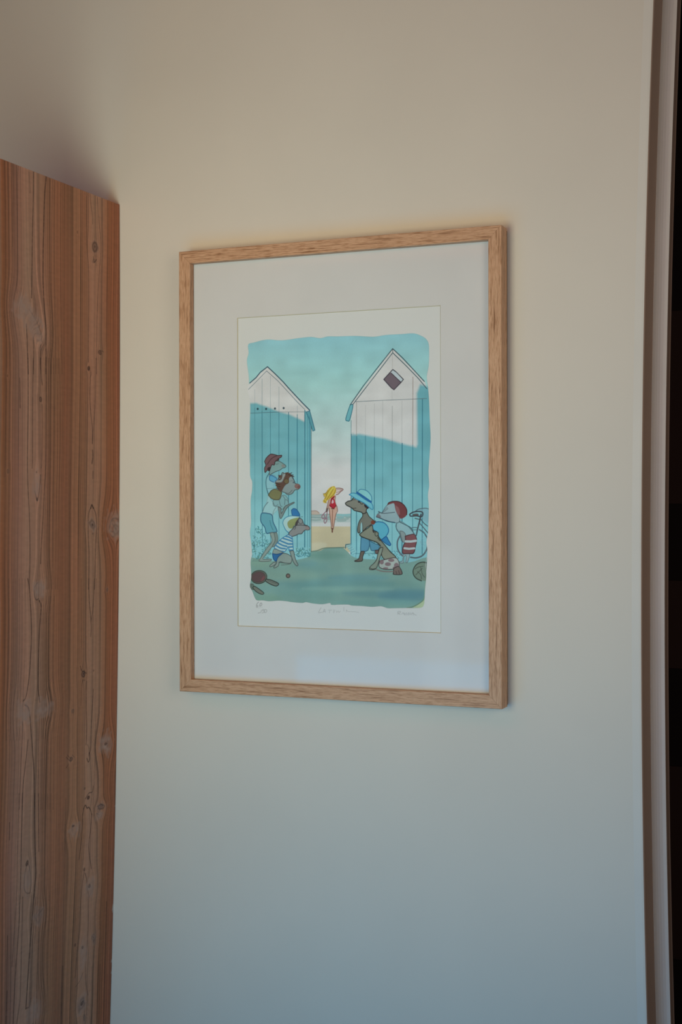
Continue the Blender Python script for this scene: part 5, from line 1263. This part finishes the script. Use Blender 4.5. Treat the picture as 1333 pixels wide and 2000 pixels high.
def bar(side):
    """one mitred bar; local s runs along it, t from the outer edge inwards"""
    L = FW if side in 'tb' else FH
    e = .0007
    prof = [(0, BACK), (0, FRONT + e), (e, FRONT), (BAR - e, FRONT), (BAR, FRONT + e), (BAR, RAB - .0022), (BAR - .006, RAB - .0022), (BAR - .006, BACK)]
    bm = bmesh.new(); uvl = bm.loops.layers.uv.new('UVMap'); ends = []
    per = [0]
    for i in range(1, len(prof)): per.append(per[-1] + math.dist(prof[i], prof[i - 1]))
    k = 'trbl'.index(side)
    def place(sv, t, y):
        if side == 't': return (sv, y, FH / 2 - t)
        if side == 'b': return (sv, y, -FH / 2 + t)
        if side == 'l': return (-FW / 2 + t, y, sv)
        return (FW / 2 - t, y, sv)
    uvs = {}
    for sg in (-1, 1):
        ring = []
        for (t, y), pv in zip(prof, per):
            sv = sg * (L / 2 - t - .00012)
            vtx = bm.verts.new(place(sv, t, y)); uvs[vtx] = (sv + k * 3.1, pv + k * .37); ring.append(vtx)
        ends.append(ring)
    n = len(prof)
    for i in range(n):
        bm.faces.new((ends[0][i], ends[0][(i + 1) % n], ends[1][(i + 1) % n], ends[1][i]))
    bm.faces.new(ends[0]); bm.faces.new(ends[1])
    for f in bm.faces:
        for l in f.loops: l[uvl].uv = uvs[l.vert]
    return link('frame_bar', bm, oak_m, frame)
for s_ in 'trbl': bar(s_)

# mat board with a bevelled window, cream core showing in the bevel
WX0, WX1, WZ0, WZ1 = -.1917, .1910, -.2783, .2748
mat_white = plain('mat_board_white', (.86, .84, .815), .85, .2)
core_m = plain('mat_core_cream', (.70, .62, .45), .9, .2)
hx, hz = FW / 2 - BAR + .005, FH / 2 - BAR + .005
TH = .0016
def ring_mesh(outer, inner, yo, yi):
    bm = bmesh.new()
    def rect(q, y): x0, x1, z0, z1 = q; return [bm.verts.new(c) for c in ((x0, y, z0), (x1, y, z0), (x1, y, z1), (x0, y, z1))]
    A = rect(outer, yo); B = rect(inner, yi)
    for i in range(4): bm.faces.new((A[i], A[(i + 1) % 4], B[(i + 1) % 4], B[i]))
    return bm
g = .0012
o_rect = (-hx, hx, -hz, hz); i_rect = (WX0 - g, WX1 + g, WZ0 - g, WZ1 + g); b_rect = (WX0, WX1, WZ0, WZ1)
bm = ring_mesh(o_rect, i_rect, RAB, RAB)
A = [bm.verts.new(c) for c in ((-hx, RAB + TH, -hz), (hx, RAB + TH, -hz), (hx, RAB + TH, hz), (-hx, RAB + TH, hz))]
B = [bm.verts.new(c) for c in ((WX0, RAB + TH, WZ0), (WX1, RAB + TH, WZ0), (WX1, RAB + TH, WZ1), (WX0, RAB + TH, WZ1))]
for i in range(4): bm.faces.new((A[i], A[(i + 1) % 4], B[(i + 1) % 4], B[i]))
matb = link('mat_board', bm, mat_white, frame)
bev = link('bevel', ring_mesh(i_rect, b_rect, RAB - .00002, RAB + TH), core_m, matb)
bev['label'] = 'cream cut edge of the mat window'

# the print: a thin sheet, its image filling the window
art = image_mat('printed_sheet', paint_print(), .8, .2)
bm = bmesh.new(); uvl = bm.loops.layers.uv.new('UVMap')
m_ = .006; yf = RAB + TH + .0001; yb = yf + .0004
vv = [bm.verts.new((x, y, z)) for y in (yf, yb) for x, z in ((WX0 - m_, WZ0 - m_), (WX1 + m_, WZ0 - m_), (WX1 + m_, WZ1 + m_), (WX0 - m_, WZ1 + m_))]
bm.faces.new(vv[:4]); bm.faces.new(vv[4:])
for i in range(4): bm.faces.new((vv[i], vv[(i + 1) % 4], vv[4 + (i + 1) % 4], vv[4 + i]))
for f in bm.faces:
    for l in f.loops: l[uvl].uv = ((l.vert.co.x - WX0) / (WX1 - WX0), (l.vert.co.z - WZ0) / (WZ1 - WZ0))
pr = link('art_print', bm, art, frame)
pr['label'] = 'watercolour cartoon of children peering between two beach huts at a woman in a red swimsuit'

def box_part(name, x0, x1, y0, y1, z0, z1, mat):
    o = slab(name, x0, x1, y0, y1, z0, z1, mat); o.parent = frame; return o
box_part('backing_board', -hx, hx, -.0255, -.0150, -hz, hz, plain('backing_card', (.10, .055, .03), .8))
# dark strip added for the shadow gap between frame and wall, set in slightly
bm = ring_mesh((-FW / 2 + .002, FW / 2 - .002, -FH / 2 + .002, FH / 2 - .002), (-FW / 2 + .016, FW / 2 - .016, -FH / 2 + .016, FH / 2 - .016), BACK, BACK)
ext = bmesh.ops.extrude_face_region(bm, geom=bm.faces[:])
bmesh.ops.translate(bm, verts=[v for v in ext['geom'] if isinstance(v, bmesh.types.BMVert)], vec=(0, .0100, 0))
link('gap_strip', bm, plain('gap_shadow_brown', (.11, .055, .028), .8), frame)

# glazing
gm = bpy.data.materials.new('picture_glass'); gm.use_nodes = True; nt = gm.node_tree; nt.nodes.clear()
out = nt.nodes.new('ShaderNodeOutputMaterial'); mxs = nt.nodes.new('ShaderNodeMixShader'); tr = nt.nodes.new('ShaderNodeBsdfTransparent')
gl = nt.nodes.new('ShaderNodeBsdfGlossy'); gl.inputs['Roughness'].default_value = .06; fr = nt.nodes.new('ShaderNodeFresnel'); fr.inputs['IOR'].default_value = 1.45
tr.inputs['Color'].default_value = (.985, .995, .99, 1)
nt.links.new(fr.outputs[0], mxs.inputs[0]); nt.links.new(tr.outputs[0], mxs.inputs[1]); nt.links.new(gl.outputs[0], mxs.inputs[2]); nt.links.new(mxs.outputs[0], out.inputs[0])
bm = bmesh.new(); vs_ = [bm.verts.new(c) for c in ((-hx, RAB - .0012, -hz), (hx, RAB - .0012, -hz), (hx, RAB - .0012, hz), (-hx, RAB - .0012, hz))]; bm.faces.new(vs_)
link('glass_pane', bm, gm, frame)
